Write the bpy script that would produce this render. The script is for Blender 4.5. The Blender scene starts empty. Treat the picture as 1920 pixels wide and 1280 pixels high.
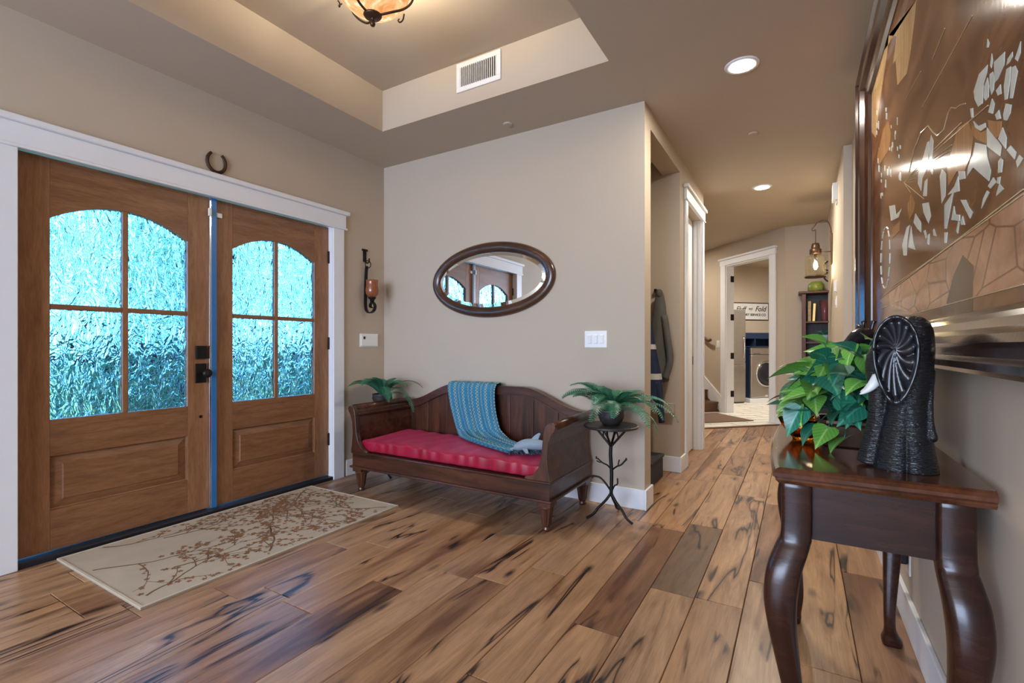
import bpy, bmesh, math, random
from mathutils import Vector, Matrix
random.seed(7)
SC = bpy.context.scene
COL = SC.collection
PI = math.pi

# ------------------------------------------------------------------ camera
YAW = math.radians(30.7)
SN, CN = math.sin(YAW), math.cos(YAW)
EYE = 1.10
FOC = 907.0
HOR = 648.0
cd = bpy.data.cameras.new('camera')
cam = bpy.data.objects.new('camera', cd)
COL.objects.link(cam)
cd.sensor_width = 36.0
cd.lens = FOC / 1920.0 * 36.0
cd.shift_y = (HOR - 640.0) / 1920.0
cd.clip_start = 0.02
cam.location = (0, 0, EYE)
cam.rotation_euler = (PI / 2, 0, YAW)
SC.camera = cam

# ------------------------------------------------------------------ world, sun, rear fill light, exposure
SC.view_settings.view_transform = 'Standard'
SC.view_settings.look = 'None'
SC.view_settings.gamma = 1.0
SC.view_settings.exposure = 0.45
SC.view_settings.use_curve_mapping = False
W = bpy.data.worlds.new('sky')
SC.world = W
W.use_nodes = True
bgn = W.node_tree.nodes['Background']
bgn.inputs['Color'].default_value = (0.12, 0.44, 1.0, 1)
bgn.inputs['Strength'].default_value = 8.5
sd = bpy.data.lights.new('sun', 'SUN')
sd.energy = 14.0
sd.angle = math.radians(1.0)
sd.color = (1.0, 0.95, 0.86)
sun = bpy.data.objects.new('sun', sd)
COL.objects.link(sun)
sun.rotation_euler = (math.radians(38), 0, math.radians(75))     # from behind the house, onto the garden

def area(name, loc, rot, sx, sy, power, color=(1, 1, 1), shape='RECTANGLE'):
    ld = bpy.data.lights.new(name, 'AREA')
    ld.shape = shape; ld.size = sx
    if shape in ('RECTANGLE', 'ELLIPSE'): ld.size_y = sy
    ld.energy = power; ld.color = color
    o = bpy.data.objects.new(name, ld); COL.objects.link(o)
    o.location = loc; o.rotation_euler = rot
    return o
# unseen area light added behind the camera to brighten the room
area('rear_fill_light', (-1.5, -3.92, 1.45), (PI / 2, 0, 0), 3.2, 2.2, 155, (1.0, 0.885, 0.75))

# ------------------------------------------------------------------ materials
MATS = {}
def nn(nt, typ, **kw):
    n = nt.nodes.new(typ)
    for k, v in kw.items(): setattr(n, k, v)
    return n
def lin(c):
    return tuple(((x / 12.92) if x <= 0.04045 else ((x + 0.055) / 1.055) ** 2.4) for x in c)
def srgb(r, g, b):
    return lin((r / 255, g / 255, b / 255))
def base(name, rgb=(0.5, 0.5, 0.5), rough=0.5, metal=0.0, spec=0.5):
    m = bpy.data.materials.new(name); m.use_nodes = True
    p = m.node_tree.nodes['Principled BSDF']
    p.inputs['Base Color'].default_value = (*rgb, 1)
    p.inputs['Roughness'].default_value = rough
    p.inputs['Metallic'].default_value = metal
    p.inputs['Specular IOR Level'].default_value = spec
    MATS[name] = m
    return m, m.node_tree, p
def ramp(nt, fac, stops):
    r = nn(nt, 'ShaderNodeValToRGB')
    e = r.color_ramp.elements
    while len(e) < len(stops): e.new(0.5)
    for i, (pos, c) in enumerate(stops):
        e[i].position = pos
        e[i].color = (*c, 1) if len(c) == 3 else c
    nt.links.new(fac, r.inputs['Fac'])
    return r
def coords(nt, scale=(1, 1, 1), kind='Object', rnd=0.0):
    tc = nn(nt, 'ShaderNodeTexCoord')
    mp = nn(nt, 'ShaderNodeMapping')
    mp.inputs['Scale'].default_value = scale
    nt.links.new(tc.outputs[kind], mp.inputs['Vector'])
    if rnd:
        oi = nn(nt, 'ShaderNodeObjectInfo')
        ml = nn(nt, 'ShaderNodeMath', operation='MULTIPLY'); ml.inputs[1].default_value = rnd
        nt.links.new(oi.outputs['Random'], ml.inputs[0])
        cb = nn(nt, 'ShaderNodeCombineXYZ')
        for k in range(3): nt.links.new(ml.outputs[0], cb.inputs[k])
        nt.links.new(cb.outputs[0], mp.inputs['Location'])
    return mp.outputs[0]
def noise(nt, vec, scale, detail=4, rough=0.55, dist=0.0):
    n = nn(nt, 'ShaderNodeTexNoise')
    n.inputs['Scale'].default_value = scale; n.inputs['Detail'].default_value = detail
    n.inputs['Roughness'].default_value = rough; n.inputs['Distortion'].default_value = dist
    nt.links.new(vec, n.inputs['Vector'])
    return n.outputs['Fac']
def mixc(nt, a, b, fac, mode='MIX'):
    m = nn(nt, 'ShaderNodeMix', data_type='RGBA', blend_type=mode)
    for v, i in ((fac, 0), (a, 6), (b, 7)):
        if hasattr(v, 'is_output'): nt.links.new(v, m.inputs[i])
        elif i == 0: m.inputs[0].default_value = v
        else: m.inputs[i].default_value = (*v, 1)
    return m.outputs[2]
def bump(nt, p, h, strength=0.2, dist=0.01):
    b = nn(nt, 'ShaderNodeBump'); b.inputs['Strength'].default_value = strength; b.inputs['Distance'].default_value = dist
    nt.links.new(h, b.inputs['Height']); nt.links.new(b.outputs[0], p.inputs['Normal'])
def plain(name, rgb, rough=0.5, metal=0.0, var=0.08, vs=12, spec=0.5, bs=0.0):
    m, nt, p = base(name, rgb, rough, metal, spec)
    f = noise(nt, coords(nt), vs, 5)
    r = ramp(nt, f, [(0.25, tuple(c * (1 - var) for c in rgb)), (0.75, tuple(min(1, c * (1 + var)) for c in rgb))])
    nt.links.new(r.outputs[0], p.inputs['Base Color'])
    if bs: bump(nt, p, f, bs, 0.003)
    return m
def wood(name, dark, light, rough=0.35, axis=0, scale=5.0, stretch=12.0, rnd=0.0, coat=0.0):
    m, nt, p = base(name, light, rough)
    s = [stretch, stretch, stretch]; s[axis] = 1.0
    v = coords(nt, tuple(s), rnd=rnd)
    f = noise(nt, v, scale * 0.35, 6, 0.6, 0.8)
    g = noise(nt, v, scale * 2.2, 4, 0.6, 0.3)
    c = ramp(nt, f, [(0.3, dark), (0.7, light)]).outputs[0]
    c2 = ramp(nt, g, [(0.3, tuple(x * 0.6 for x in light)), (0.65, (1, 1, 1))]).outputs[0]
    nt.links.new(mixc(nt, c, c2, 0.35, 'MULTIPLY'), p.inputs['Base Color'])
    p.inputs['Coat Weight'].default_value = coat; p.inputs['Coat Roughness'].default_value = 0.15
    bump(nt, p, g, 0.12, 0.002)
    return m

WALL_RGB = (0.51, 0.425, 0.325)
plain('paint', WALL_RGB, 0.75, var=0.015, vs=3, spec=0.3, bs=0.02)
plain('white', (0.78, 0.79, 0.80), 0.4, var=0.015, spec=0.4)
plain('black_iron', (0.016, 0.014, 0.013), 0.45, 0.6, var=0.3, bs=0.1)
plain('black_plastic', (0.012, 0.014, 0.02), 0.35)
plain('plate_white', (0.82, 0.82, 0.80), 0.35, var=0.01)
plain('dark_gap', (0.02, 0.014, 0.01), 0.8)
plain('steel', (0.46, 0.42, 0.37), 0.3, 0.85, var=0.05)
plain('chrome', (0.75, 0.77, 0.8), 0.15, 1.0, var=0.02)
plain('navy', (0.012, 0.028, 0.07), 0.45)
plain('bronze', (0.09, 0.05, 0.03), 0.4, 0.7, var=0.2)
plain('rust_iron', (0.06, 0.028, 0.015), 0.6, 0.5, var=0.35, bs=0.2)
plain('pot_dark', (0.03, 0.026, 0.024), 0.45, var=0.4, vs=20, bs=0.15)
plain('coat_grey', (0.10, 0.098, 0.085), 0.7, var=0.15, bs=0.2)
plain('coat_navy', (0.008, 0.02, 0.07), 0.7, var=0.25, bs=0.2)
plain('reflective', (0.6, 0.6, 0.58), 0.4, var=0.05)
plain('green_ceramic', (0.24, 0.30, 0.05), 0.3, var=0.3, vs=60, bs=0.5)
plain('stone_grey', (0.24, 0.31, 0.36), 0.5, var=0.12)
plain('ivory', (0.72, 0.74, 0.74), 0.3, var=0.05)
plain('mat_brown', (0.13, 0.075, 0.048), 0.95, var=0.2, vs=80)
plain('tile_white', (0.72, 0.68, 0.60), 0.35, var=0.12, vs=4)
plain('grout', (0.05, 0.036, 0.026), 0.9)
plain('paper_tan', (0.38, 0.24, 0.11), 0.6, var=0.3, vs=30)
plain('gold', (0.45, 0.28, 0.09), 0.3, 0.8)
plain('tape_blue', (0.03, 0.17, 0.42), 0.35, var=0.1)
plain('sign_white', (0.72, 0.72, 0.68), 0.5, var=0.06, vs=8)
plain('sign_black', (0.015, 0.015, 0.016), 0.5)
plain('wire_teal', (0.05, 0.2, 0.16), 0.5)
plain('dark_box', (0.02, 0.021, 0.03), 0.7, var=0.5, vs=40)
plain('hedge_leaf', (0.05, 0.22, 0.13), 0.6, var=0.6, vs=3)
plain('bark', (0.06, 0.04, 0.03), 0.9, var=0.3, bs=0.4)
plain('lawn', (0.10, 0.22, 0.09), 0.9, var=0.3, vs=2)
plain('porch_stone', (0.55, 0.55, 0.53), 0.8, var=0.1)
plain('porch_navy', (0.01, 0.025, 0.08), 0.5)

wood('door_wood', (0.24, 0.105, 0.042), (0.38, 0.185, 0.083), 0.42, axis=2, scale=7, stretch=9)
wood('door_wood_h', (0.20, 0.085, 0.034), (0.33, 0.155, 0.068), 0.42, axis=1, scale=7, stretch=9)
wood('bed_wood', (0.022, 0.007, 0.004), (0.13, 0.043, 0.02), 0.30, axis=0, scale=5, stretch=9, coat=0.1)
wood('bed_wood_v', (0.022, 0.007, 0.004), (0.135, 0.046, 0.021), 0.30, axis=2, scale=5, stretch=9, rnd=9, coat=0.3)
wood('mirror_wood', (0.035, 0.014, 0.007), (0.11, 0.045, 0.02), 0.28, axis=0, scale=6, stretch=6, coat=0.4)
wood('table_wood', (0.012, 0.004, 0.003), (0.05, 0.016, 0.009), 0.26, axis=0, scale=6, stretch=6, coat=0.0)
wood('table_top_wood', (0.05, 0.017, 0.008), (0.15, 0.05, 0.02), 0.12, axis=1, scale=5, stretch=7, coat=0.4)
wood('frame_wood', (0.010, 0.004, 0.003), (0.055, 0.02, 0.011), 0.12, axis=2, scale=6, stretch=6, coat=0.8)
wood('case_wood', (0.06, 0.018, 0.009), (0.17, 0.056, 0.027), 0.5, axis=2, scale=6, stretch=8)
wood('case_back', (0.014, 0.008, 0.007), (0.032, 0.018, 0.013), 0.5, axis=2, scale=6, stretch=8)
wood('stair_wood', (0.09, 0.035, 0.016), (0.20, 0.085, 0.04), 0.35, axis=0, scale=5, stretch=5)

def make_floor_mat():
    m, nt, p = base('floor_wood', (0.3, 0.18, 0.09), 0.30)
    oi = nn(nt, 'ShaderNodeObjectInfo')
    v = coords(nt, (7, 0.9, 1), rnd=37.0)
    f = noise(nt, v, 1.6, 7, 0.62, 1.4)
    g = noise(nt, coords(nt, (60, 2.2, 1), rnd=17.0), 3.0, 4, 0.6, 0.4)
    tone = mixc(nt, oi.outputs['Color'], ramp(nt, f, [(0.22, (0.30, 0.22, 0.17)), (0.42, (0.82, 0.78, 0.74)), (0.72, (1.22, 1.2, 1.15))]).outputs[0], 1.0, 'MULTIPLY')
    tone = mixc(nt, tone, ramp(nt, g, [(0.3, (0.72, 0.68, 0.64)), (0.6, (1, 1, 1))]).outputs[0], 0.8, 'MULTIPLY')
    hw = noise(nt, coords(nt, (3.4, 0.32, 1), rnd=29.0), 1.0, 3, 0.55, 1.2)
    tone = mixc(nt, tone, mixc(nt, tone, (0.46, 0.36, 0.30), 1.0, 'MULTIPLY'), ramp(nt, hw, [(0.56, (0, 0, 0)), (0.66, (1, 1, 1))]).outputs[0])
    # long dark mineral cracks that wander along the board
    c = noise(nt, coords(nt, (5.2, 0.55, 1), rnd=53.0), 1.1, 3, 0.5, 1.1)
    sb = nn(nt, 'ShaderNodeMath', operation='SUBTRACT'); nt.links.new(c, sb.inputs[0]); sb.inputs[1].default_value = 0.55
    ab = nn(nt, 'ShaderNodeMath', operation='ABSOLUTE'); nt.links.new(sb.outputs[0], ab.inputs[0])
    gate = noise(nt, coords(nt, (4, 1.5, 1), rnd=71.0), 1.3, 2)
    gm = ramp(nt, gate, [(0.51, (0, 0, 0)), (0.57, (1, 1, 1))]).outputs[0]
    cm = ramp(nt, ab.outputs[0], [(0.006, (1, 1, 1)), (0.018, (0, 0, 0))]).outputs[0]
    mk = mixc(nt, cm, gm, 1.0, 'MULTIPLY')
    halo = mixc(nt, ramp(nt, ab.outputs[0], [(0.0, (1, 1, 1)), (0.06, (0, 0, 0))]).outputs[0], gm, 1.0, 'MULTIPLY')
    tone = mixc(nt, tone, mixc(nt, tone, (0.38, 0.26, 0.2), 1.0, 'MULTIPLY'), halo)
    tone = mixc(nt, tone, (0.008, 0.006, 0.006), mk)
    # knots
    vo = nn(nt, 'ShaderNodeTexVoronoi'); vo.inputs['Scale'].default_value = 1.7
    nt.links.new(coords(nt, (3.2, 1.1, 1), rnd=91.0), vo.inputs['Vector'])
    kn = ramp(nt, vo.outputs['Distance'], [(0.03, (1, 1, 1)), (0.13, (0, 0, 0))]).outputs[0]
    tone = mixc(nt, tone, (0.03, 0.018, 0.012), kn)
    nt.links.new(tone, p.inputs['Base Color'])
    rr = ramp(nt, f, [(0.2, (0.42,) * 3), (0.8, (0.26,) * 3)])
    nt.links.new(rr.outputs[0], p.inputs['Roughness'])
    bump(nt, p, mixc(nt, g, mk, 0.6, 'SUBTRACT'), 0.12, 0.003)
make_floor_mat()

def make_glass():
    m = bpy.data.materials.new('rain_glass'); m.use_nodes = True
    nt = m.node_tree; nt.nodes.remove(nt.nodes['Principled BSDF'])
    g = nn(nt, 'ShaderNodeBsdfGlass'); g.inputs['IOR'].default_value = 1.46; g.inputs['Roughness'].default_value = 0.0
    g.inputs['Color'].default_value = (0.94, 0.99, 1.0, 1)
    v = coords(nt, (1, 1, 0.55))
    n1 = noise(nt, v, 17, 2, 0.5, 1.6)
    vo = nn(nt, 'ShaderNodeTexVoronoi', feature='SMOOTH_F1'); vo.inputs['Scale'].default_value = 24
    nt.links.new(v, vo.inputs['Vector'])
    h = mixc(nt, n1, vo.outputs['Distance'], 0.45)
    b = nn(nt, 'ShaderNodeBump'); b.inputs['Strength'].default_value = 0.9; b.inputs['Distance'].default_value = 0.035
    nt.links.new(h, b.inputs['Height']); nt.links.new(b.outputs[0], g.inputs['Normal'])
    nt.links.new(g.outputs[0], nt.nodes['Material Output'].inputs['Surface'])
    MATS['rain_glass'] = m
make_glass()
def glassy(name, col, rough=0.0, ior=1.45):
    m = bpy.data.materials.new(name); m.use_nodes = True
    nt = m.node_tree; nt.nodes.remove(nt.nodes['Principled BSDF'])
    g = nn(nt, 'ShaderNodeBsdfGlass'); g.inputs['IOR'].default_value = ior; g.inputs['Roughness'].default_value = rough
    g.inputs['Color'].default_value = (*col, 1)
    nt.links.new(g.outputs[0], nt.nodes['Material Output'].inputs['Surface'])
    MATS[name] = m
glassy('amber_glass', (1.0, 0.64, 0.20))
def thin_glass(name, col, a):
    m = bpy.data.materials.new(name); m.use_nodes = True
    nt = m.node_tree; nt.nodes.remove(nt.nodes['Principled BSDF'])
    t = nn(nt, 'ShaderNodeBsdfTransparent'); t.inputs[0].default_value = (*col, 1)
    g = nn(nt, 'ShaderNodeBsdfGlossy'); g.inputs['Roughness'].default_value = 0.05
    mx = nn(nt, 'ShaderNodeMixShader'); mx.inputs[0].default_value = a
    nt.links.new(t.outputs[0], mx.inputs[1]); nt.links.new(g.outputs[0], mx.inputs[2])
    nt.links.new(mx.outputs[0], nt.nodes['Material Output'].inputs['Surface'])
    MATS[name] = m
thin_glass('lantern_glass', (0.97, 0.95, 0.82), 0.10)
m_, nt_, p_ = base('mirror_glass', (0.92, 0.94, 0.94), 0.0, 1.0)
m_, nt_, p_ = base('plum_glass', (0.30, 0.10, 0.12), 0.1); p_.inputs['Transmission Weight'].default_value = 0.5
def emit(name, col, strength, tex=False):
    m = bpy.data.materials.new(name); m.use_nodes = True
    nt = m.node_tree; nt.nodes.remove(nt.nodes['Principled BSDF'])
    e = nn(nt, 'ShaderNodeEmission'); e.inputs[0].default_value = (*col, 1); e.inputs[1].default_value = strength
    nt.links.new(e.outputs[0], nt.nodes['Material Output'].inputs['Surface'])
    MATS[name] = m
    return m, nt, e
emit('lamp_disc', (1.0, 0.95, 0.86), 40)
emit('bulb', (1.0, 0.80, 0.42), 40)
m_, nt_, e_ = emit('alabaster', (1.0, 0.7, 0.4), 0.85)
nt_.links.new(ramp(nt_, noise(nt_, coords(nt_, (1, 1, 2)), 9, 5, 0.6, 1.5), [(0.3, (0.75, 0.28, 0.08)), (0.5, (1.0, 0.55, 0.24)), (0.68, (1.25, 1.0, 0.7))]).outputs[0], e_.inputs[0])
m_, nt_, p_ = base('cup_amber', (0.26, 0.075, 0.025), 0.2); p_.inputs['Coat Weight'].default_value = 0.6

# red satin with soft pucker streaks
m_, nt_, p_ = base('red_satin', (0.30, 0.004, 0.022), 0.42); p_.inputs['Sheen Weight'].default_value = 0.3
p_.inputs['Sheen Tint'].default_value = (1.0, 0.15, 0.3, 1)
nt_.links.new(ramp(nt_, noise(nt_, coords(nt_, (7, 2, 4)), 2.2, 3, 0.5, 0.6), [(0.3, (0.24, 0.002, 0.018)), (0.7, (0.40, 0.006, 0.035))]).outputs[0], p_.inputs['Base Color'])
# throw: knitted teal with pale dashed stripes (UV: u across, v along)
m_, nt_, p_ = base('knit', (0.04, 0.30, 0.48), 0.9)
tc_ = nn(nt_, 'ShaderNodeTexCoord')
br = nn(nt_, 'ShaderNodeTexBrick'); br.inputs['Scale'].default_value = 1.0
br.offset = 0.5; br.inputs['Mortar Size'].default_value = 0.10; br.inputs['Brick Width'].default_value = 0.55; br.inputs['Row Height'].default_value = 0.9
br.inputs['Color1'].default_value = (0.03, 0.28, 0.52, 1); br.inputs['Color2'].default_value = (0.05, 0.36, 0.56, 1); br.inputs['Mortar'].default_value = (0.012, 0.08, 0.12, 1)
mp_ = nn(nt_, 'ShaderNodeMapping'); mp_.inputs['Scale'].default_value = (44, 90, 1)
mp_.inputs['Rotation'].default_value = (0, 0, 0)
nt_.links.new(tc_.outputs['UV'], mp_.inputs[0]); nt_.links.new(mp_.outputs[0], br.inputs['Vector'])
wv = nn(nt_, 'ShaderNodeTexWave', bands_direction='X'); wv.inputs['Scale'].default_value = 3.3; wv.inputs['Distortion'].default_value = 0.0
nt_.links.new(tc_.outputs['UV'], wv.inputs['Vector'])
st_ = ramp(nt_, wv.outputs['Fac'], [(0.50, (0, 0, 0)), (0.62, (1, 1, 1))]).outputs[0]
ck = nn(nt_, 'ShaderNodeTexChecker'); ck.inputs['Scale'].default_value = 1.0
ck.inputs['Color1'].default_value = (0.36, 0.44, 0.40, 1); ck.inputs['Color2'].default_value = (0.07, 0.16, 0.17, 1)
nt_.links.new(mp_.outputs[0], ck.inputs['Vector'])
nt_.links.new(mixc(nt_, br.outputs['Color'], ck.outputs['Color'], mixc(nt_, st_, (0.75, 0.75, 0.75), 1.0, 'MULTIPLY')), p_.inputs['Base Color'])
bump(nt_, p_, br.outputs['Fac'], 0.5, 0.003)

# rug
plain('rug_cream', (0.50, 0.42, 0.315), 0.95, var=0.10, vs=5)
plain('rug_border', (0.58, 0.50, 0.38), 0.95, var=0.05)
plain('rug_brown', (0.15, 0.085, 0.045), 0.95, var=0.3, vs=30)
plain('rug_rust', (0.24, 0.115, 0.05), 0.95, var=0.3, vs=30)

def leafmat(name, c1, c2, rough=0.35, rib=None):
    m, nt, p = base(name, c1, rough)
    oi = nn(nt, 'ShaderNodeObjectInfo')
    f = noise(nt, coords(nt, (1, 1, 1), rnd=5), 22, 3)
    a = mixc(nt, c1, c2, f)
    if rib:
        sx = nn(nt, 'ShaderNodeSeparateXYZ'); nt.links.new(coords(nt), sx.inputs[0])
        ay = nn(nt, 'ShaderNodeMath', operation='ABSOLUTE'); nt.links.new(sx.outputs[1], ay.inputs[0])
        # side veins sweep forward from the midrib
        v1 = nn(nt, 'ShaderNodeMath', operation='MULTIPLY_ADD'); nt.links.new(ay.outputs[0], v1.inputs[0]); v1.inputs[1].default_value = -1.3; nt.links.new(sx.outputs[0], v1.inputs[2])
        v2 = nn(nt, 'ShaderNodeMath', operation='MULTIPLY'); nt.links.new(v1.outputs[0], v2.inputs[0]); v2.inputs[1].default_value = 420.0
        v3 = nn(nt, 'ShaderNodeMath', operation='SINE'); nt.links.new(v2.outputs[0], v3.inputs[0])
        a = mixc(nt, a, rib, mixc(nt, ramp(nt, v3.outputs[0], [(0.72, (0, 0, 0)), (1.0, (1, 1, 1))]).outputs[0], (0.45, 0.45, 0.45), 1.0, 'MULTIPLY'))
        a = mixc(nt, a, rib, ramp(nt, ay.outputs[0], [(0.0008, (1, 1, 1)), (0.0028, (0, 0, 0))]).outputs[0])
    hs = nn(nt, 'ShaderNodeHueSaturation')
    mr = nn(nt, 'ShaderNodeMapRange'); mr.inputs['To Min'].default_value = 0.65; mr.inputs['To Max'].default_value = 1.3
    nt.links.new(oi.outputs['Random'], mr.inputs[0]); nt.links.new(mr.outputs[0], hs.inputs['Value'])
    nt.links.new(a, hs.inputs['Color']); nt.links.new(hs.outputs[0], p.inputs['Base Color'])
leafmat('fern_green', (0.015, 0.115, 0.07), (0.05, 0.23, 0.11), 0.42)
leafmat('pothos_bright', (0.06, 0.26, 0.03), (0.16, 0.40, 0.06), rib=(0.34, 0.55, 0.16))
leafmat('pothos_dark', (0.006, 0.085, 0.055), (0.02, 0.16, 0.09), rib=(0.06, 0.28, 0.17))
plain('pothos_pale', (0.38, 0.50, 0.30), 0.4, var=0.2)

# black glazed carving with wrinkles
m_, nt_, p_ = base('carving', (0.009, 0.010, 0.012), 0.22)
wr = noise(nt_, coords(nt_, (60, 60, 260)), 1.0, 3, 0.55, 0.5)
bump(nt_, p_, wr, 0.9, 0.006)
m_, nt_, p_ = base('carving_smooth', (0.009, 0.010, 0.013), 0.22)

# lacquered picture ground: brown marquetry
m_, nt_, p_ = base('lacquer', (0.12, 0.06, 0.03), 0.08, 0, 0.12); p_.inputs['Coat Weight'].default_value = 0.05; p_.inputs['Coat Roughness'].default_value = 0.06
v_ = coords(nt_, (1, 0.8, 2.2))
c_ = ramp(nt_, noise(nt_, v_, 2.4, 6, 0.6, 1.0), [(0.3, (0.07, 0.028, 0.012)), (0.5, (0.16, 0.07, 0.03)), (0.75, (0.30, 0.145, 0.065))]).outputs[0]
nt_.links.new(c_, p_.inputs['Base Color'])
bump(nt_, p_, noise(nt_, coords(nt_, (1, 30, 3)), 2.0, 3), 0.06, 0.002)
def lac(name, c1, c2, sc=(1, 14, 2)):
    m, nt, p = base(name, c1, 0.10, 0, 0.12); p.inputs['Coat Weight'].default_value = 0.05; p.inputs['Coat Roughness'].default_value = 0.06
    nt.links.new(ramp(nt, noise(nt, coords(nt, sc), 2.0, 5, 0.6, 0.8), [(0.3, c1), (0.7, c2)]).outputs[0], p.inputs['Base Color'])
lac('lac_tan', (0.36, 0.21, 0.09), (0.55, 0.36, 0.17))
lac('lac_copper', (0.28, 0.13, 0.065), (0.50, 0.27, 0.15), (1, 3, 5))
ntc = MATS['lac_copper'].node_tree; pc = ntc.nodes['Principled BSDF']
vo_ = nn(ntc, 'ShaderNodeTexVoronoi', feature='DISTANCE_TO_EDGE'); vo_.inputs['Scale'].default_value = 5.0
ntc.links.new(coords(ntc, (1, 0.8, 2.0)), vo_.inputs['Vector'])
old_ = pc.inputs['Base Color'].links[0].from_socket
ntc.links.new(mixc(ntc, (0.17, 0.08, 0.042), old_, ramp(ntc, vo_.outputs['Distance'], [(0.004, (0, 0, 0)), (0.03, (1, 1, 1))]).outputs[0]), pc.inputs['Base Color'])
lac('lac_pearl', (0.50, 0.54, 0.49), (0.66, 0.68, 0.60), (1, 6, 6))
lac('lac_strap', (0.30, 0.135, 0.045), (0.42, 0.21, 0.08))
lac('lac_gold', (0.42, 0.30, 0.16), (0.55, 0.42, 0.25))
lac('lac_dark', (0.04, 0.022, 0.014), (0.075, 0.04, 0.022))

# ------------------------------------------------------------------ building helpers
ORG = {}
class MB:
    def __init__(s): s.v = []; s.f = []; s.uv = None
    def add(s, vs, fs):
        o = len(s.v); s.v += [Vector(v) for v in vs]; s.f += [tuple(i + o for i in f) for f in fs]; return s
    def box(s, lo, hi, M=None):
        x0, y0, z0 = lo; x1, y1, z1 = hi
        vs = [Vector(p) for p in ((x0,y0,z0),(x1,y0,z0),(x1,y1,z0),(x0,y1,z0),(x0,y0,z1),(x1,y0,z1),(x1,y1,z1),(x0,y1,z1))]
        if M is not None: vs = [M @ v for v in vs]
        return s.add(vs, [(3,2,1,0),(4,5,6,7),(0,1,5,4),(1,2,6,5),(2,3,7,6),(3,0,4,7)])
    def prism(s, pts, off):
        """polygon pts (3-D) extruded by vector off"""
        n = len(pts); off = Vector(off)
        a = [Vector(p) for p in pts]; b = [p + off for p in a]
        fs = [tuple(range(n))[::-1], tuple(range(n, 2 * n))]
        fs += [(i, (i + 1) % n, n + (i + 1) % n, n + i) for i in range(n)]
        return s.add(a + b, fs)
    def tube(s, pts, r, n=8, cap=True):
        pts = [Vector(p) for p in pts]; k = len(pts)
        if not hasattr(r, '__len__'): r = [r] * k
        up = None; rings = []
        for i, p in enumerate(pts):
            t = (pts[min(i + 1, k - 1)] - pts[max(i - 1, 0)]).normalized()
            if up is None:
                up = t.orthogonal().normalized()
            else:
                up = (up - t * up.dot(t))
                up = up.normalized() if up.length > 1e-6 else t.orthogonal().normalized()
            w = t.cross(up)
            rings.append([p + (up * math.cos(2 * PI * j / n) + w * math.sin(2 * PI * j / n)) * r[i] for j in range(n)])
        vs = [v for rg in rings for v in rg]
        fs = [(i * n + j, i * n + (j + 1) % n, (i + 1) * n + (j + 1) % n, (i + 1) * n + j) for i in range(k - 1) for j in range(n)]
        if cap: fs += [tuple(range(n))[::-1], tuple(range((k - 1) * n, k * n))]
        return s.add(vs, fs)
    def lathe(s, prof, c=(0, 0, 0), n=24, rf=None, M=None):
        c = Vector(c); vs = []; k = len(prof)
        for (r, z) in prof:
            for j in range(n):
                a = 2 * PI * j / n
                rr = r * (rf(a, z) if rf else 1)
                v = Vector((rr * math.cos(a), rr * math.sin(a), z))
                if M is not None: v = M @ v
                vs.append(c + v)
        fs = [(i * n + j, i * n + (j + 1) % n, (i + 1) * n + (j + 1) % n, (i + 1) * n + j) for i in range(k - 1) for j in range(n)]
        fs += [tuple(range(n))[::-1], tuple(range((k - 1) * n, k * n))]
        return s.add(vs, fs)
    def ball(s, c, r, n=14, m=9):
        if not hasattr(r, '__len__'): r = (r, r, r)
        c = Vector(c); vs = []
        for i in range(1, m):
            t = PI * i / m
            for j in range(n):
                a = 2 * PI * j / n
                vs.append(c + Vector((r[0] * math.sin(t) * math.cos(a), r[1] * math.sin(t) * math.sin(a), r[2] * math.cos(t))))
        fs = [(i * n + j, (i + 1) * n + j, (i + 1) * n + (j + 1) % n, i * n + (j + 1) % n) for i in range(m - 2) for j in range(n)]
        o = len(vs); vs += [c + Vector((0, 0, r[2])), c - Vector((0, 0, r[2]))]
        fs += [(o, j, (j + 1) % n) for j in range(n)] + [(o + 1, (m - 2) * n + (j + 1) % n, (m - 2) * n + j) for j in range(n)]
        return s.add(vs, fs)
    def grid(s, fn, nu, nv, uv=False):
        vs = [fn(i / nu, j / nv) for j in range(nv + 1) for i in range(nu + 1)]
        fs = [(j * (nu + 1) + i, j * (nu + 1) + i + 1, (j + 1) * (nu + 1) + i + 1, (j + 1) * (nu + 1) + i) for j in range(nv) for i in range(nu)]
        if uv: s.uv = [(i / nu, j / nv) for j in range(nv + 1) for i in range(nu + 1)]
        return s.add(vs, fs)
    def build(s, name, mat, parent=None, smooth=False, bevel=0.0, loc=None, segs=2, kind=None):
        me = bpy.data.meshes.new(name)
        if parent is not None: o0 = ORG.get(parent, Vector((0, 0, 0)))
        else: o0 = Vector(loc) if loc is not None else Vector((0, 0, 0))
        me.from_pydata([v - o0 for v in s.v], [], s.f)
        if s.uv:
            ul = me.uv_layers.new(name='UVMap')
            for lp in me.loops: ul.data[lp.index].uv = s.uv[lp.vertex_index]
        bm = bmesh.new(); bm.from_mesh(me); bmesh.ops.recalc_face_normals(bm, faces=bm.faces)
        bm.to_mesh(me); bm.free()
        me.materials.append(MATS[mat])
        if smooth:
            for p in me.polygons: p.use_smooth = True
        o = bpy.data.objects.new(name, me); COL.objects.link(o)
        if parent is not None:
            o.parent = parent; ORG[o] = o0
        else:
            o.location = o0; ORG[o] = o0
        if bevel:
            b = o.modifiers.new('bevel', 'BEVEL'); b.width = bevel; b.segments = segs; b.limit_method = 'ANGLE'; b.angle_limit = math.radians(40)
        if kind: o['kind'] = kind
        return o
def tag(o, label=None, cat=None, group=None, kind=None):
    if label: o['label'] = label
    if cat: o['category'] = cat
    if group: o['group'] = group
    if kind: o['kind'] = kind
    return o
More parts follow.
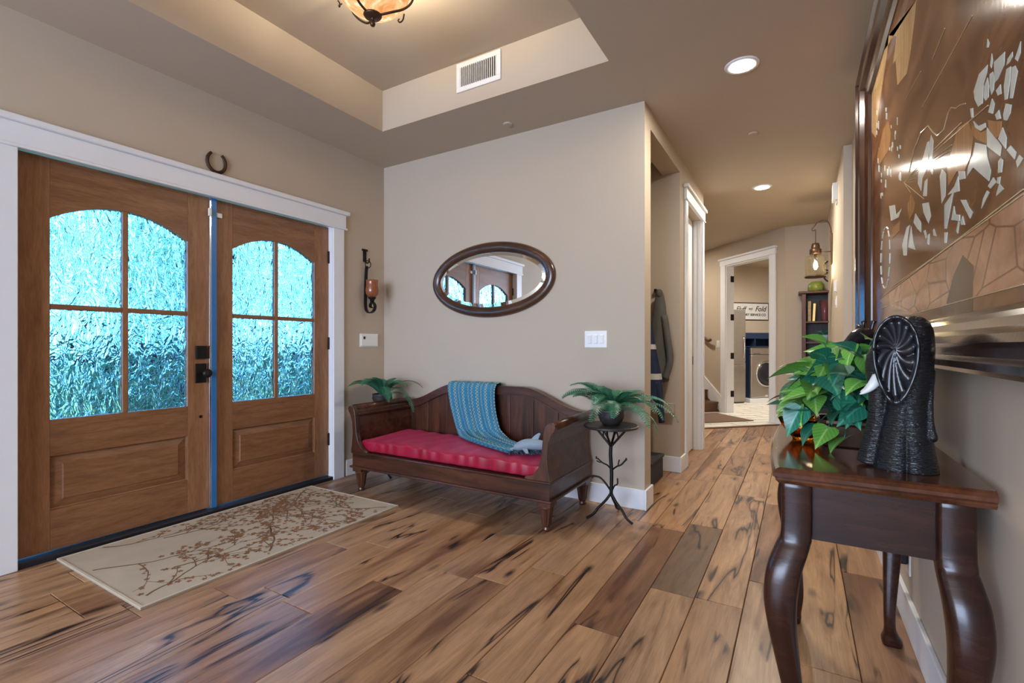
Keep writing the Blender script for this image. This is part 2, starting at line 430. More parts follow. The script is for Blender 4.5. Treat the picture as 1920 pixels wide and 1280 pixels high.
def thing(name, loc, label=None, cat=None, group=None, kind=None):
    o = bpy.data.objects.new(name, None); COL.objects.link(o)
    o.location = loc; o.empty_display_size = 0.05; ORG[o] = Vector(loc)
    return tag(o, label, cat, group, kind)
def bx(name, lo, hi, mat, parent=None, bevel=0.0, **kw):
    if parent is None and 'loc' not in kw: kw['loc'] = ((lo[0] + hi[0]) / 2, (lo[1] + hi[1]) / 2, lo[2])
    return MB().box(lo, hi).build(name, mat, parent, bevel=bevel, **kw)
def struct(name, mb, mat, **kw):
    return tag(mb.build(name, mat, **kw), kind='structure')
def smoothpath(pts, n=6):
    pts = [Vector(p) for p in pts]; out = []
    for i in range(len(pts) - 1):
        p0 = pts[max(i - 1, 0)]; p1 = pts[i]; p2 = pts[i + 1]; p3 = pts[min(i + 2, len(pts) - 1)]
        for k in range(n):
            t = k / n
            out.append(0.5 * ((2 * p1) + (p2 - p0) * t + (2 * p0 - 5 * p1 + 4 * p2 - p3) * t * t + (3 * p1 - p0 - 3 * p2 + p3) * t ** 3))
    out.append(pts[-1]); return out
def ray(px, py):
    a = (px - 960.0) / FOC; b = (HOR - py) / FOC
    return Vector((-SN + a * CN, CN + a * SN, b))
# where a measured sight line meets a known wall / floor plane of the room
def on_x(px, py, c): d = ray(px, py); t = c / d.x; return Vector((c, d.y * t, EYE + d.z * t))
def on_y(px, py, c): d = ray(px, py); t = c / d.y; return Vector((d.x * t, c, EYE + d.z * t))
def on_z(px, py, c): d = ray(px, py); t = (c - EYE) / d.z; return Vector((d.x * t, d.y * t, c))

# ------------------------------------------------------------------ room dimensions
XL, XR = -3.30, 0.37          # door wall, picture wall
XRH, YJ = 0.312, 4.80         # the hall part of that wall stands proud of it beyond YJ
YB = 3.24                     # mirror wall
XH = -0.89                    # hall left face
H = 2.74
YBACK = -4.0
E1 = Vector((1, 1, 0)) / math.sqrt(2); E2 = Vector((-1, 1, 0)) / math.sqrt(2)
B0 = Vector((-1.113, 6.825, 0))
def AB(a, b, z=0.0): return B0 + E1 * a + E2 * b + Vector((0, 0, z))
AW = 1.264                    # the diagonal wall lies at a = AW

# ------------------------------------------------------------------ floor
floor = struct('floor', MB().box((-5.0, YBACK - 0.2, -0.12), (3.0, 14.5, -0.018)), 'dark_gap')
ORG[floor] = Vector((0, 0, 0))
PW = 0.19
tones = [(0.40, 0.235, 0.125), (0.36, 0.205, 0.105), (0.45, 0.28, 0.155), (0.32, 0.178, 0.092), (0.39, 0.24, 0.138), (0.28, 0.15, 0.08)]
plank_mesh = {}
def plank(x, y0, y1, tone):
    L = round(y1 - y0, 2)
    if L not in plank_mesh:
        g = 0.0012
        bm = bmesh.new(); bmesh.ops.create_cube(bm, size=1.0)
        for v in bm.verts: v.co = Vector((v.co.x * (PW - 2 * g), v.co.y * (L - 2 * g), v.co.z * 0.016 - 0.008))
        top = [e for e in bm.edges if all(v.co.z > -0.001 for v in e.verts)]
        bmesh.ops.bevel(bm, geom=top, offset=0.0022, segments=1, affect='EDGES')
        me = bpy.data.meshes.new('plank'); bm.to_mesh(me); bm.free(); me.materials.append(MATS['floor_wood'])
        plank_mesh[L] = me
    o = bpy.data.objects.new('plank', plank_mesh[L]); COL.objects.link(o)
    o.parent = floor
    o.location = (x + PW / 2, (y0 + y1) / 2, random.uniform(-0.0008, 0.0))
    o.color = (*tone, 1)
x0 = -0.583
rows = range(-15, 6)
rp = random.Random(11)
for r in rows:
    x = x0 + PW * r
    if x + PW < XL - 0.1 or x > XR + 0.9: continue
    if x >= XR - 0.02: y, yend = 6.9, 8.2
    else:
        y = -0.6 - rp.uniform(0, 0.9); yend = 8.0 if x > XH - 0.5 else (4.6 if x > -1.9 else 3.4)
    if r == 0: cuts = [-0.9, 0.95, 2.217, 3.136, 4.5, 5.3, 6.6, 8.0]
    elif r == -1: cuts = [-1.1, 0.3, 1.78, 2.98, 4.2, 5.7, 6.9, 8.0]
    else:
        cuts = [y]
        while cuts[-1] < yend: cuts.append(round(cuts[-1] + rp.choice([0.6, 0.8, 0.95, 1.1, 1.3, 1.5, 1.7]), 2))
    for k in range(len(cuts) - 1):
        t = rp.choice(tones); s = rp.uniform(0.9, 1.12)
        if r == 0 and k == 2: t, s = (0.17, 0.105, 0.062), 1.0
        if r == -1 and k == 2: t, s = (0.22, 0.11, 0.058), 1.0
        plank(x, cuts[k], cuts[k + 1], tuple(c * s * 1.18 for c in t))
# tiled landing beyond the boards, laid on the diagonal
tfl = struct('floor_tiled', MB().prism([AB(-1.5, 0, 0), AB(5.2, 0, 0), AB(5.2, 4.2, 0), AB(-1.5, 4.2, 0)], (0, 0, 0.006)), 'grout')
ORG[tfl] = Vector((0, 0, 0))
TL, TW = 0.60, 0.20
bmt = MB().box((-TL / 2 + 0.010, -TW / 2 + 0.011, 0), (TL / 2 - 0.010, TW / 2 - 0.011, 0.006))
tm = None
for jb in range(15):
    for ja in range(-2, 8):
        a = ja * TL + (0.3 if jb % 2 else 0.0) + 0.3; b = jb * TW + TW / 2
        if a < -0.9 or a > 4.6: continue
        if tm is None:
            o = bmt.build('tile', 'tile_white', None); tm = o.data
        else:
            o = bpy.data.objects.new('tile', tm); COL.objects.link(o)
        o.parent = tfl; o.location = AB(a, b, 0.006); o.rotation_euler = (0, 0, PI / 4)
struct('trim_1', MB().prism([AB(-1.5, -0.05, 0), AB(1.3, -0.05, 0), AB(1.3, 0.0, 0), AB(-1.5, 0.0, 0)], (0, 0, 0.010)), 'stair_wood')

# ------------------------------------------------------------------ ceiling with raised tray
TX0, TX1, TY0, TY1, TZ = -2.744, -0.943, 0.78, 2.68, 3.05
cm = MB()
def rect(mb, x0, x1, y0, y1, z): mb.add([(x0, y0, z), (x1, y0, z), (x1, y1, z), (x0, y1, z)], [(0, 1, 2, 3)])
CX0, CX1, CY0, CY1 = -5.0, 3.0, YBACK - 0.2, 14.5
rect(cm, CX0, TX0, CY0, CY1, H); rect(cm, TX1, CX1, CY0, CY1, H); rect(cm, TX0, TX1, CY0, TY0, H); rect(cm, TX0, TX1, TY1, CY1, H)
rect(cm, TX0, TX1, TY0, TY1, TZ)
cm.add([(TX0, TY0, H), (TX1, TY0, H), (TX1, TY1, H), (TX0, TY1, H), (TX0, TY0, TZ), (TX1, TY0, TZ), (TX1, TY1, TZ), (TX0, TY1, TZ)],
       [(0, 1, 5, 4), (1, 2, 6, 5), (2, 3, 7, 6), (3, 0, 4, 7)])
rect(cm, CX0, CX1, CY0, CY1, TZ + 0.15)
ceil_o = struct('ceiling', cm, 'paint'); ORG[ceil_o] = Vector((0, 0, 0))

# ------------------------------------------------------------------ walls
DY0, DY1, DZ = 0.80, 2.665, 2.085      # entry door opening
wl = MB()
wl.box((XL - 0.16, YBACK, 0), (XL, DY0 - 0.02, H)).box((XL - 0.16, DY1 + 0.02, 0), (XL, 14.3, H)).box((XL - 0.16, DY0 - 0.02, DZ + 0.02), (XL, DY1 + 0.02, H))
struct('wall_left', wl, 'paint')
struct('wall_back', MB().box((XL, YB, 0), (XH, YB + 0.15, H)), 'paint')
struct('wall_right', MB().box((XR, YBACK, 0), (XR + 0.15, YJ, H)).box((XRH, YJ, 0), (XR + 0.15, 7.02, H)), 'paint')
wr = MB()
wr.box((XL, YBACK - 0.15, 0), (-3.15, YBACK, H)).box((0.15, YBACK - 0.15, 0), (XR, YBACK, H)).box((-3.15, YBACK - 0.15, 0), (0.15, YBACK, 0.3)).box((-3.15, YBACK - 0.15, 2.6), (0.15, YBACK, H))
struct('wall_rear', wr, 'paint')
w1 = thing('added_window_1', (-1.5, YBACK, 0.3), kind='structure')  # assumed window, added out of view to frame the rear fill light
for lo, hi in (((-3.15, YBACK - 0.12, 0.30), (0.15, YBACK - 0.06, 0.36)), ((-3.15, YBACK - 0.12, 2.54), (0.15, YBACK - 0.06, 2.60)), ((-3.15, YBACK - 0.12, 0.36), (-3.09, YBACK - 0.06, 2.54)), ((0.09, YBACK - 0.12, 0.36), (0.15, YBACK - 0.06, 2.54)), ((-2.03, YBACK - 0.12, 0.36), (-1.97, YBACK - 0.06, 2.54)), ((-1.03, YBACK - 0.12, 0.36), (-0.97, YBACK - 0.06, 2.54))):
    bx('added_window_frame', lo, hi, 'white', w1)
# coat nook, its header, the stub wall and the hall wall with a door
struct('wall_nook', MB().box((-1.95, YB + 0.15, 0), (-1.85, 4.35, H)).box((-1.95, 4.35, 0), (XH, 4.47, H)), 'paint')
struct('wall_header', MB().box((XH - 0.15, YB + 0.15, 2.605), (XH, 4.35, H)), 'paint')
HD0, HD1, HDZ = 4.63, 5.42, 2.42
wh = MB().box((XH - 0.12, 4.47, 0), (XH, HD0, H)).box((XH - 0.12, HD1, 0), (XH, 5.56, H)).box((XH - 0.12, HD0, HDZ), (XH, HD1, H)).box((-3.3, 5.44, 0), (XH - 0.12, 5.56, H))
struct('wall_hall', wh, 'paint')
# diagonal wall with the laundry doorway
def t2ab(x, y): p = Vector((x, y, 0)) - B0; return p.dot(E1), p.dot(E2)
_, bL = t2ab(-1.02, 8.52); _, bR = t2ab(-0.36, 7.86)
_, bEnd = t2ab(-0.17, 7.67)
LDZ = 2.40
def dbox(mb, a0, a1, b0, b1, z0, z1):
    return mb.prism([AB(a0, b0, z0), AB(a1, b0, z0), AB(a1, b1, z0), AB(a0, b1, z0)], (0, 0, z1 - z0))
wd = MB()
dbox(wd, AW, AW + 0.13, bL, 4.6, 0, H); dbox(wd, AW, AW + 0.13, bEnd, bR, 0, H); dbox(wd, AW, AW + 0.13, bR, bL, LDZ, H)
struct('wall_diagonal', wd, 'paint')
struct('wall_far', MB().box((-0.17, 7.67, 0), (2.4, 7.79, H)), 'paint')
struct('wall_alcove', MB().box((2.3, 6.9, 0), (2.42, 7.7, H)).box((XR + 0.15, 6.9, 0), (2.3, 7.02, H)), 'paint')
struct('wall_laundry', dbox(dbox(MB(), AW + 0.13, 5.0, 2.89, 3.0, 0, H), 4.9, 5.0, -0.6, 2.9, 0, H), 'paint')
struct('wall_laundry_side', dbox(MB(), AW + 0.13, 5.0, -0.75, -0.63, 0, H), 'paint')

# baseboards
bbm = MB().box((XL, YB - 0.016, 0), (XH, YB, 0.135)).box((XH, YB - 0.016, 0), (XH + 0.016, YB + 0.166, 0.135))
struct('baseboard_back', bbm, 'white', bevel=0.004)
struct('baseboard_left', MB().box((XL, DY1 + 0.13, 0), (XL + 0.016, YB - 0.016, 0.135)), 'white', bevel=0.004)
struct('baseboard_right', MB().box((XR - 0.016, YBACK, 0), (XR, YJ - 0.016, 0.135)).box((XRH - 0.016, YJ - 0.016, 0), (XR, YJ, 0.135)).box((XRH - 0.016, YJ, 0), (XRH, 7.02, 0.135)), 'white', bevel=0.004)
struct('baseboard_nook', MB().box((-1.85, 4.334, 0), (XH, 4.35, 0.135)).box((XH, 4.334, 0), (XH + 0.016, HD0 - 0.095, 0.135)), 'white', bevel=0.004)
struct('baseboard_far', MB().box((-0.17, 7.654, 0), (2.3, 7.67, 0.135)), 'white', bevel=0.004)
struct('baseboard_diagonal', dbox(MB(), AW - 0.016, AW, bEnd, bR - 0.12, 0, 0.135), 'white')

# ------------------------------------------------------------------ entry doorway: casing, threshold, two leaves
tr = thing('trim_2', (XL, 1.73, 0), kind='structure')
bx('side_casing', (XL, DY0 - 0.13, 0), (XL + 0.02, DY0, 2.075), 'white', tr, 0.003)
bx('side_casing', (XL, DY1, 0), (XL + 0.02, DY1 + 0.105, 2.075), 'white', tr, 0.003)
bx('head_casing', (XL, DY0 - 0.145, 2.075), (XL + 0.026, DY1 + 0.12, 2.19), 'white', tr, 0.003)
bx('fillet', (XL, DY0 - 0.155, 2.068), (XL + 0.034, DY1 + 0.13, 2.084), 'white', tr, 0.004)
bx('cap', (XL, DY0 - 0.165, 2.19), (XL + 0.05, DY1 + 0.145, 2.222), 'white', tr, 0.006)
bx('jamb', (XL - 0.15, DY0 - 0.02, 0), (XL, DY0, DZ), 'white', tr)
bx('jamb', (XL - 0.15, DY1, 0), (XL, DY1 + 0.02, DZ), 'white', tr)
bx('jamb', (XL - 0.15, DY0, DZ), (XL, DY1, DZ + 0.02), 'white', tr)
bx('threshold', (XL - 0.15, DY0, 0), (XL + 0.012, DY1, 0.028), 'black_plastic', tr, 0.004)

DXF = -3.345      # room face of the leaves
def door_leaf(name, y0, y1, hinge_low, label_free=None):
    d = thing(name, (DXF, (y0 + y1) / 2, 0.03), kind='structure')
    xb = DXF - 0.045; st = 0.135; z0, z1 = 0.035, 2.075
    g0, g1 = y0 + st, y1 - st
    gz0, gzs, gzp = 0.715, 1.765, 1.875      # glass bottom, arch spring, arch crown
    bx('stile', (xb, y0 + 0.003, z0), (DXF, g0, z1), 'door_wood', d, 0.002)
    bx('stile', (xb, g1, z0), (DXF, y1 - 0.003, z1), 'door_wood', d, 0.002)
    bx('bottom_rail', (xb, g0, z0), (DXF, g1, 0.245), 'door_wood_h', d, 0.002)
    bx('lock_rail', (xb, g0, 0.525), (DXF, g1, gz0), 'door_wood_h', d, 0.002)
    n = 16
    def arch(y): t = (y - g0) / (g1 - g0) * 2 - 1; return gzs + (gzp - gzs) * (1 - t * t)
    ys = [g0 + (g1 - g0) * i / n for i in range(n + 1)]
    MB().prism([(xb, y, arch(y)) for y in ys] + [(xb, g1, z1), (xb, g0, z1)], (0.045, 0, 0)).build('arched_rail', 'door_wood_h', d, bevel=0.002)
    # raised panel with a bevelled field
    ym, zm = (g0 + g1) / 2, 0.385
    hw, hh = (g1 - g0) / 2, 0.14
    p = MB()
    def ringq(w, h, x): return [(x, ym - w, zm - h), (x, ym + w, zm - h), (x, ym + w, zm + h), (x, ym - w, zm + h)]
    lv = [(hw, hh, xb + 0.01), (hw, hh, DXF - 0.016), (hw - 0.006, hh - 0.006, DXF - 0.02), (hw - 0.05, hh - 0.045, DXF - 0.008), (hw - 0.055, hh - 0.05, DXF - 0.003)]
    vs = [q for l in lv for q in ringq(*l)]
    fs = [(i * 4 + j, i * 4 + (j + 1) % 4, i * 4 + 4 + (j + 1) % 4, i * 4 + 4 + j) for i in range(len(lv) - 1) for j in range(4)] + [(3, 2, 1, 0), tuple(range(len(lv) * 4 - 4, len(lv) * 4))]
    p.add(vs, fs).build('raised_panel', 'door_wood_h', d)
    # muntins and panes
    yc = (g0 + g1) / 2; mw = 0.014; zc = 1.305
    bx('muntin', (xb + 0.004, yc - mw, gz0), (DXF - 0.004, yc + mw, arch(yc)), 'door_wood', d, 0.003)
    bx('muntin', (xb + 0.004, g0, zc - mw), (DXF - 0.004, yc - mw, zc + mw), 'door_wood_h', d, 0.003)
    bx('muntin', (xb + 0.004, yc + mw, zc - mw), (DXF - 0.004, g1, zc + mw), 'door_wood_h', d, 0.003)
    xg = (xb + DXF) / 2 - 0.004
    for (a, b) in ((g0, yc - mw), (yc + mw, g1)):
        bx('pane', (xg, a, gz0), (xg + 0.008, b, zc - mw), 'rain_glass', d)
        yy = [a + (b - a) * i / 8 for i in range(9)]
        MB().prism([(xg, y, arch(y)) for y in yy] + [(xg, b, zc + mw), (xg, a, zc + mw)], (0.008, 0, 0)).build('pane', 'rain_glass', d)
    # hinges at the jamb
    yh = y0 if hinge_low else y1
    for z in (0.33, 1.12, 1.83):
        bx('hinge', (DXF - 0.002, yh - 0.012, z - 0.05), (DXF + 0.012, yh + 0.012, z + 0.05), 'black_iron', d, 0.003)
    return d
d1 = door_leaf('door_1', DY0, 1.728, True)
d2 = door_leaf('door_2', 1.742, DY1, False)
# hardware on the left leaf
yk = 1.728 - 0.058
bx('deadbolt', (DXF, yk - 0.033, 1.015), (DXF + 0.018, yk + 0.033, 1.10), 'black_iron', d1, 0.004)
kp = bx('knob_plate', (DXF, yk - 0.034, 0.86), (DXF + 0.01, yk + 0.034, 0.985), 'black_iron', d1, 0.003)
Mx = Matrix.Rotation(PI / 2, 3, 'Y')
MB().lathe([(0.012, 0), (0.012, 0.03), (0.026, 0.042), (0.029, 0.055), (0.022, 0.066), (0.0, 0.068)], (DXF + 0.008, yk + 0.012, 0.922), 16, M=Mx).build('knob', 'black_iron', kp, True)
MB().lathe([(0.010, 0), (0.010, 0.003), (0, 0.004)], (DXF, yk, 0.64), 12, M=Mx).build('peep_bolt', 'black_iron', d1)
# astragal between the leaves, still in its blue protective film
bx('astragal', (DXF, 1.715, 0.03), (DXF + 0.018, 1.762, 2.075), 'chrome', d2, 0.003)
bx('film_strip', (DXF + 0.018, 1.728, 0.032), (DXF + 0.0205, 1.760, 2.07), 'tape_blue', d2)
sen = thing('door_sensor', (DXF + 0.002, 1.74, 1.96), 'small white two-piece alarm contact at the top of the double doors', 'sensor')
bx('switch_half', (DXF + 0.021, 1.705, 1.95), (DXF + 0.034, 1.722, 2.0), 'plate_white', sen, 0.002)
bx('magnet_half', (DXF + 0.0005, 1.765, 1.955), (DXF + 0.014, 1.80, 1.985), 'plate_white', sen, 0.002)

# ------------------------------------------------------------------ hall door casing and slab
tr = thing('trim_3', (XH, 5.02, 0), kind='structure')
for (a, b) in ((HD0 - 0.09, HD0), (HD1, HD1 + 0.09)):
    bx('side_casing', (XH, a, 0), (XH + 0.018, b, HDZ), 'white', tr, 0.003)
bx('head_casing', (XH, HD0 - 0.10, HDZ), (XH + 0.024, HD1 + 0.10, HDZ + 0.10), 'white', tr, 0.003)
bx('cap', (XH, HD0 - 0.125, HDZ + 0.10), (XH + 0.045, HD1 + 0.125, HDZ + 0.13), 'white', tr, 0.005)
bx('fillet', (XH, HD0 - 0.11, HDZ - 0.006), (XH + 0.03, HD1 + 0.11, HDZ + 0.008), 'white', tr, 0.003)
bx('jamb', (XH - 0.125, HD1 - 0.018, 0), (XH, HD1, HDZ), 'white', tr)
bx('jamb', (XH - 0.125, HD0, 0), (XH, HD0 + 0.018, HDZ), 'white', tr)
bx('door_stop', (XH - 0.075, HD1 - 0.032, 0), (XH - 0.04, HD1 - 0.018, HDZ), 'white', tr, 0.002)
bx('strike_plate', (XH - 0.112, HD1 - 0.0205, 0.90), (XH - 0.080, HD1 - 0.018, 0.99), 'black_iron', tr)
d3 = thing('door_3', (XH - 0.1, 5.02, 0), kind='structure')
bx('slab', (XH - 0.122, HD0 + 0.02, 0.01), (XH - 0.085, HD1 - 0.022, HDZ - 0.004), 'white', d3, 0.002)
# laundry doorway
tr = thing('trim_4', AB(AW, (bL + bR) / 2), kind='structure')
def dpart(name, a0, a1, b0, b1, z0, z1, mat, par, bevel=0.003):
    return dbox(MB(), a0, a1, b0, b1, z0, z1).build(name, mat, par, bevel=bevel)
dpart('side_casing', AW - 0.02, AW, bL, bL + 0.115, 0, LDZ, 'white', tr)
dpart('side_casing', AW - 0.02, AW, bR - 0.115, bR, 0, LDZ, 'white', tr)
dpart('head_casing', AW - 0.026, AW, bR - 0.125, bL + 0.125, LDZ, LDZ + 0.085, 'white', tr)
dpart('cap', AW - 0.05, AW, bR - 0.14, bL + 0.14, LDZ + 0.085, LDZ + 0.115, 'white', tr)
jl = dpart('jamb', AW - 0.004, AW + 0.134, bL - 0.018, bL + 0.002, 0, LDZ, 'white', tr)
dpart('jamb', AW - 0.004, AW + 0.134, bR - 0.002, bR + 0.018, 0, LDZ, 'white', tr)
dpart('jamb', AW - 0.004, AW + 0.134, bR, bL, LDZ - 0.018, LDZ, 'white', tr)
for z in (2.18, 1.56, 0.935, 0.32):
    dpart('hinge', AW + 0.07, AW + 0.134, bL - 0.0215, bL - 0.018, z - 0.05, z + 0.05, 'black_iron', jl)

# ------------------------------------------------------------------ stairs, rail, mat, switch
sr = thing('staircase', AB(AW - 0.5, 1.3), 'brown wooden staircase climbing left beyond the hall door', 'staircase', kind='structure')
for k in range(7):
    b = 1.30 + 0.27 * k; z = 0.178 * (k + 1)
    dpart('riser', AW - 1.0, AW - 0.03, b, b + 0.02, z - 0.178, z - 0.03, 'stair_wood', sr)
    dpart('tread', AW - 1.0, AW - 0.03, b - 0.025, b + 0.29, z - 0.03, z, 'stair_wood', sr, 0.006)
MB().prism([AB(AW - 0.03, 1.22, 0), AB(AW - 0.03, 3.4, 1.45), AB(AW - 0.03, 3.4, 1.75), AB(AW - 0.03, 1.22, 0.27)], E1 * 0.03).build('skirt_board', 'white', sr)
MB().tube(smoothpath([AB(AW - 0.075, 1.42, 1.20), AB(AW - 0.075, 1.52, 1.20), AB(AW - 0.075, 1.85, 1.40), AB(AW - 0.075, 3.2, 2.28)], 4), 0.024, 10).build('handrail', 'stair_wood', sr, True)
mt = MB().prism([AB(0.2, 0.3, 0.012), AB(1.08, 0.3, 0.012), AB(1.08, 1.12, 0.012), AB(0.2, 1.12, 0.012)], (0, 0, 0.010)).build('door_mat', 'mat_brown', loc=AB(0.65, 0.7, 0.012), bevel=0.004)
tag(mt, 'plain brown mat on pale tiles before the stairs', 'mat')
def switch_plate(name, label, c, ax, w, h, n, up=Vector((0, 0, 1)), nrm=None, cat='switch'):
    """plate centred at c, ax = direction along the wall, nrm = into the room"""
    c = Vector(c); t = thing(name, c, label, cat)
    def pbox(nm, u0, u1, v0, v1, d0, d1, mat, par=t, bev=0.002):
        pts = [c + ax * u0 + up * v0 + nrm * d0, c + ax * u1 + up * v0 + nrm * d0, c + ax * u1 + up * v1 + nrm * d0, c + ax * u0 + up * v1 + nrm * d0]
        return MB().prism(pts, nrm * (d1 - d0)).build(nm, mat, par, bevel=bev)
    pbox('plate', -w / 2, w / 2, -h / 2, h / 2, 0, 0.006, 'plate_white')
    for i in range(n):
        u = (i - (n - 1) / 2) * 0.046
        r = pbox('rocker', u - 0.0165, u + 0.0165, -0.033, 0.033, 0.006, 0.010, 'plate_white')
        pbox('paddle', u - 0.012, u + 0.012, -0.028, 0.028, 0.010, 0.0135, 'white', r)
    return t, pbox
switch_plate('light_switch', 'white light switch on the wall beside the stairs', AB(AW, bL + 0.19, 1.13), E2, 0.075, 0.12, 1, nrm=-E1)
switch_plate('light_switch', 'white triple light switch on the wall right of the oval mirror', (-1.235, YB, 1.146), Vector((1, 0, 0)), 0.165, 0.118, 3, nrm=Vector((0, -1, 0)))
t, pb = switch_plate('alarm_keypad', 'white wall keypad with a small black window below the candle sconce', (XL, 3.055, 1.148), Vector((0, 1, 0)), 0.21, 0.118, 0, nrm=Vector((1, 0, 0)), cat='keypad')
pb('cover', -0.095, 0.095, -0.05, 0.05, 0.006, 0.016, 'plate_white'); pb('sensor_window', -0.075, -0.052, 0.01, 0.034, 0.016, 0.018, 'black_plastic')
t, pb = switch_plate('thermostat', 'white upper control on the picture wall under the lantern', (XRH, 5.66, 1.68), Vector((0, 1, 0)), 0.075, 0.115, 0, nrm=Vector((-1, 0, 0)), cat='thermostat')
pb('cover', -0.03, 0.03, -0.05, 0.05, 0.006, 0.02, 'plate_white')
switch_plate('light_switch', 'white lower rocker switch on the picture wall under the lantern', (XRH, 5.60, 1.52), Vector((0, 1, 0)), 0.075, 0.118, 1, nrm=Vector((-1, 0, 0)))
t, pb = switch_plate('door_chime', 'white box chime high on the picture wall near the ceiling', (XRH, 5.55, 2.56), Vector((0, 1, 0)), 0.16, 0.17, 0, nrm=Vector((-1, 0, 0)), cat='chime')
pb('cover', -0.07, 0.07, -0.08, 0.08, 0.006, 0.04, 'plate_white'); pb('grille', -0.05, 0.05, -0.11, -0.085, 0.0, 0.012, 'plate_white')
# outlet with a plugged-in adapter low on the picture wall
t, pb = switch_plate('wall_outlet', 'white outlet with black plug-in adapter low behind the console table', (XR, 2.42, 0.27), Vector((0, 1, 0)), 0.075, 0.118, 0, nrm=Vector((-1, 0, 0)), cat='outlet')
pb('adapter', -0.03, 0.03, -0.02, 0.04, 0.006, 0.055, 'black_plastic', bev=0.008)

# ------------------------------------------------------------------ ceiling fixtures
def downlight(x, y, label):
    t = thing('recessed_light', (x, y, H), label, 'ceiling light', 'recessed hall downlights')
    MB().lathe([(0.062, -0.001), (0.066, -0.007), (0.092, -0.006), (0.095, 0.0)], (x, y, H), 32).build('trim_ring', 'white', t, True)
    MB().lathe([(0.0, -0.0085), (0.062, -0.0085), (0.062, -0.0075), (0, -0.0075)], (x, y, H), 32).build('lens', 'lamp_disc', t)
    area('downlight_lamp', (x, y, H - 0.02), (0, 0, 0), 0.12, 0.12, 18, (1.0, 0.92, 0.80), 'DISK')
downlight(-0.288, 3.12, 'round recessed downlight nearest the camera, over the hall entrance')
downlight(-0.330, 5.62, 'round recessed downlight farther along the hall ceiling')
def detector(x, y, label, r=0.035):
    o = MB().lathe([(r, 0), (r, -0.006), (r * 0.9, -0.010), (0, -0.011)], (x, y, H), 24).build('sprinkler_cover', 'paint', loc=(x, y, H - 0.011), smooth=False)
    tag(o, label, 'cover plate', 'round ceiling cover plates')
detector(-1.852, 3.06, 'small round beige cover plate on the ceiling above the oval mirror')
detector(-0.307, 4.165, 'small round beige cover plate on the ceiling between the two downlights')
detector(-0.46, 7.2, 'small round beige cover plate on the ceiling near the laundry door')
# tray-ceiling lamp
LX, LY = -1.84, 1.73
t = thing('ceiling_lamp', (LX, LY, 2.70), 'amber glass bowl ceiling lamp with dark iron scrolls in the tray ceiling', 'ceiling light')
MB().lathe([(0.0, 2.762), (0.06, 2.770), (0.12, 2.80), (0.165, 2.845), (0.19, 2.90), (0.185, 2.905), (0.158, 2.85), (0.115, 2.808), (0.055, 2.779), (0, 2.771)], (LX, LY, 0), 40, rf=lambda a, z: 1 + 0.012 * math.cos(12 * a)).build('bowl', 'alabaster', t, True)
MB().lathe([(0.0, 2.700), (0.010, 2.703), (0.014, 2.714), (0.010, 2.726), (0.006, 2.735), (0.014, 2.742), (0.040, 2.748), (0.046, 2.757), (0.030, 2.768), (0, 2.77)], (LX, LY, 0), 20).build('finial', 'bronze', t, True)
MB().lathe([(0.0, 3.0), (0.012, 3.0), (0.012, 2.77), (0, 2.77)], (LX, LY, 0), 10).build('stem', 'bronze', t)
MB().lathe([(0.0, 3.0), (0.05, 3.005), (0.075, 3.03), (0.08, 3.05), (0, 3.05)], (LX, LY, 0), 24).build('canopy', 'bronze', t, True)
for k in range(3):
    a0 = 2 * PI * k / 3 + 0.4
    pts = []
    for (r, z, da) in ((0.03, 2.755, 0), (0.10, 2.775, 0.15), (0.15, 2.81, 0.35), (0.19, 2.86, 0.45), (0.205, 2.91, 0.40), (0.19, 2.95, 0.30), (0.12, 2.985, 0.15), (0.03, 3.0, 0)):
        pts.append((LX + r * math.cos(a0 + da), LY + r * math.sin(a0 + da), z))
    MB().tube(smoothpath(pts, 4), 0.006, 7).build('scroll_arm', 'bronze', t, True)
    hk = [(0.17, 2.85, 0.9), (0.175, 2.83, 1.0), (0.165, 2.815, 1.06), (0.16, 2.825, 1.12), (0.168, 2.838, 1.12)]
    MB().tube(smoothpath([(LX + (r + 0.01) * math.cos(a0 + da), LY + (r + 0.01) * math.sin(a0 + da), z) for (r, z, da) in hk], 4), 0.004, 6).build('hook_scroll', 'bronze', t, True)
pl = bpy.data.lights.new('bowl_bulb', 'POINT'); pl.energy = 34; pl.color = (1.0, 0.86, 0.68); pl.shadow_soft_size = 0.05
po = bpy.data.objects.new('bowl_bulb', pl); COL.objects.link(po); po.location = (LX + 0.02, LY, 2.90)
# air vent on the tray face
t = thing('air_vent', (-1.85, TY1, 2.84), 'white metal air vent with vertical louvres on the tray ceiling side', 'vent')
vx0, vx1, vz0, vz1 = -2.03, -1.672, 2.838, 3.035
fr = MB().box((vx0, TY1 - 0.012, vz0), (vx1, TY1, vz0 + 0.033)).box((vx0, TY1 - 0.012, vz1 - 0.033), (vx1, TY1, vz1)).box((vx0, TY1 - 0.012, vz0 + 0.033), (vx0 + 0.033, TY1, vz1 - 0.033)).box((vx1 - 0.033, TY1 - 0.012, vz0 + 0.033), (vx1, TY1, vz1 - 0.033))
fr.build('frame', 'plate_white', t, bevel=0.002)
bx('backing', (vx0 + 0.033, TY1 - 0.002, vz0 + 0.033), (vx1 - 0.033, TY1 - 0.0005, vz1 - 0.033), 'dark_gap', t)
ns = 18
for i in range(ns):
    x = vx0 + 0.038 + (vx1 - vx0 - 0.076) * i / (ns - 1)
    bx('louvre', (x - 0.0025, TY1 - 0.010, vz0 + 0.033), (x + 0.0025, TY1 - 0.002, vz1 - 0.033), 'plate_white', t)

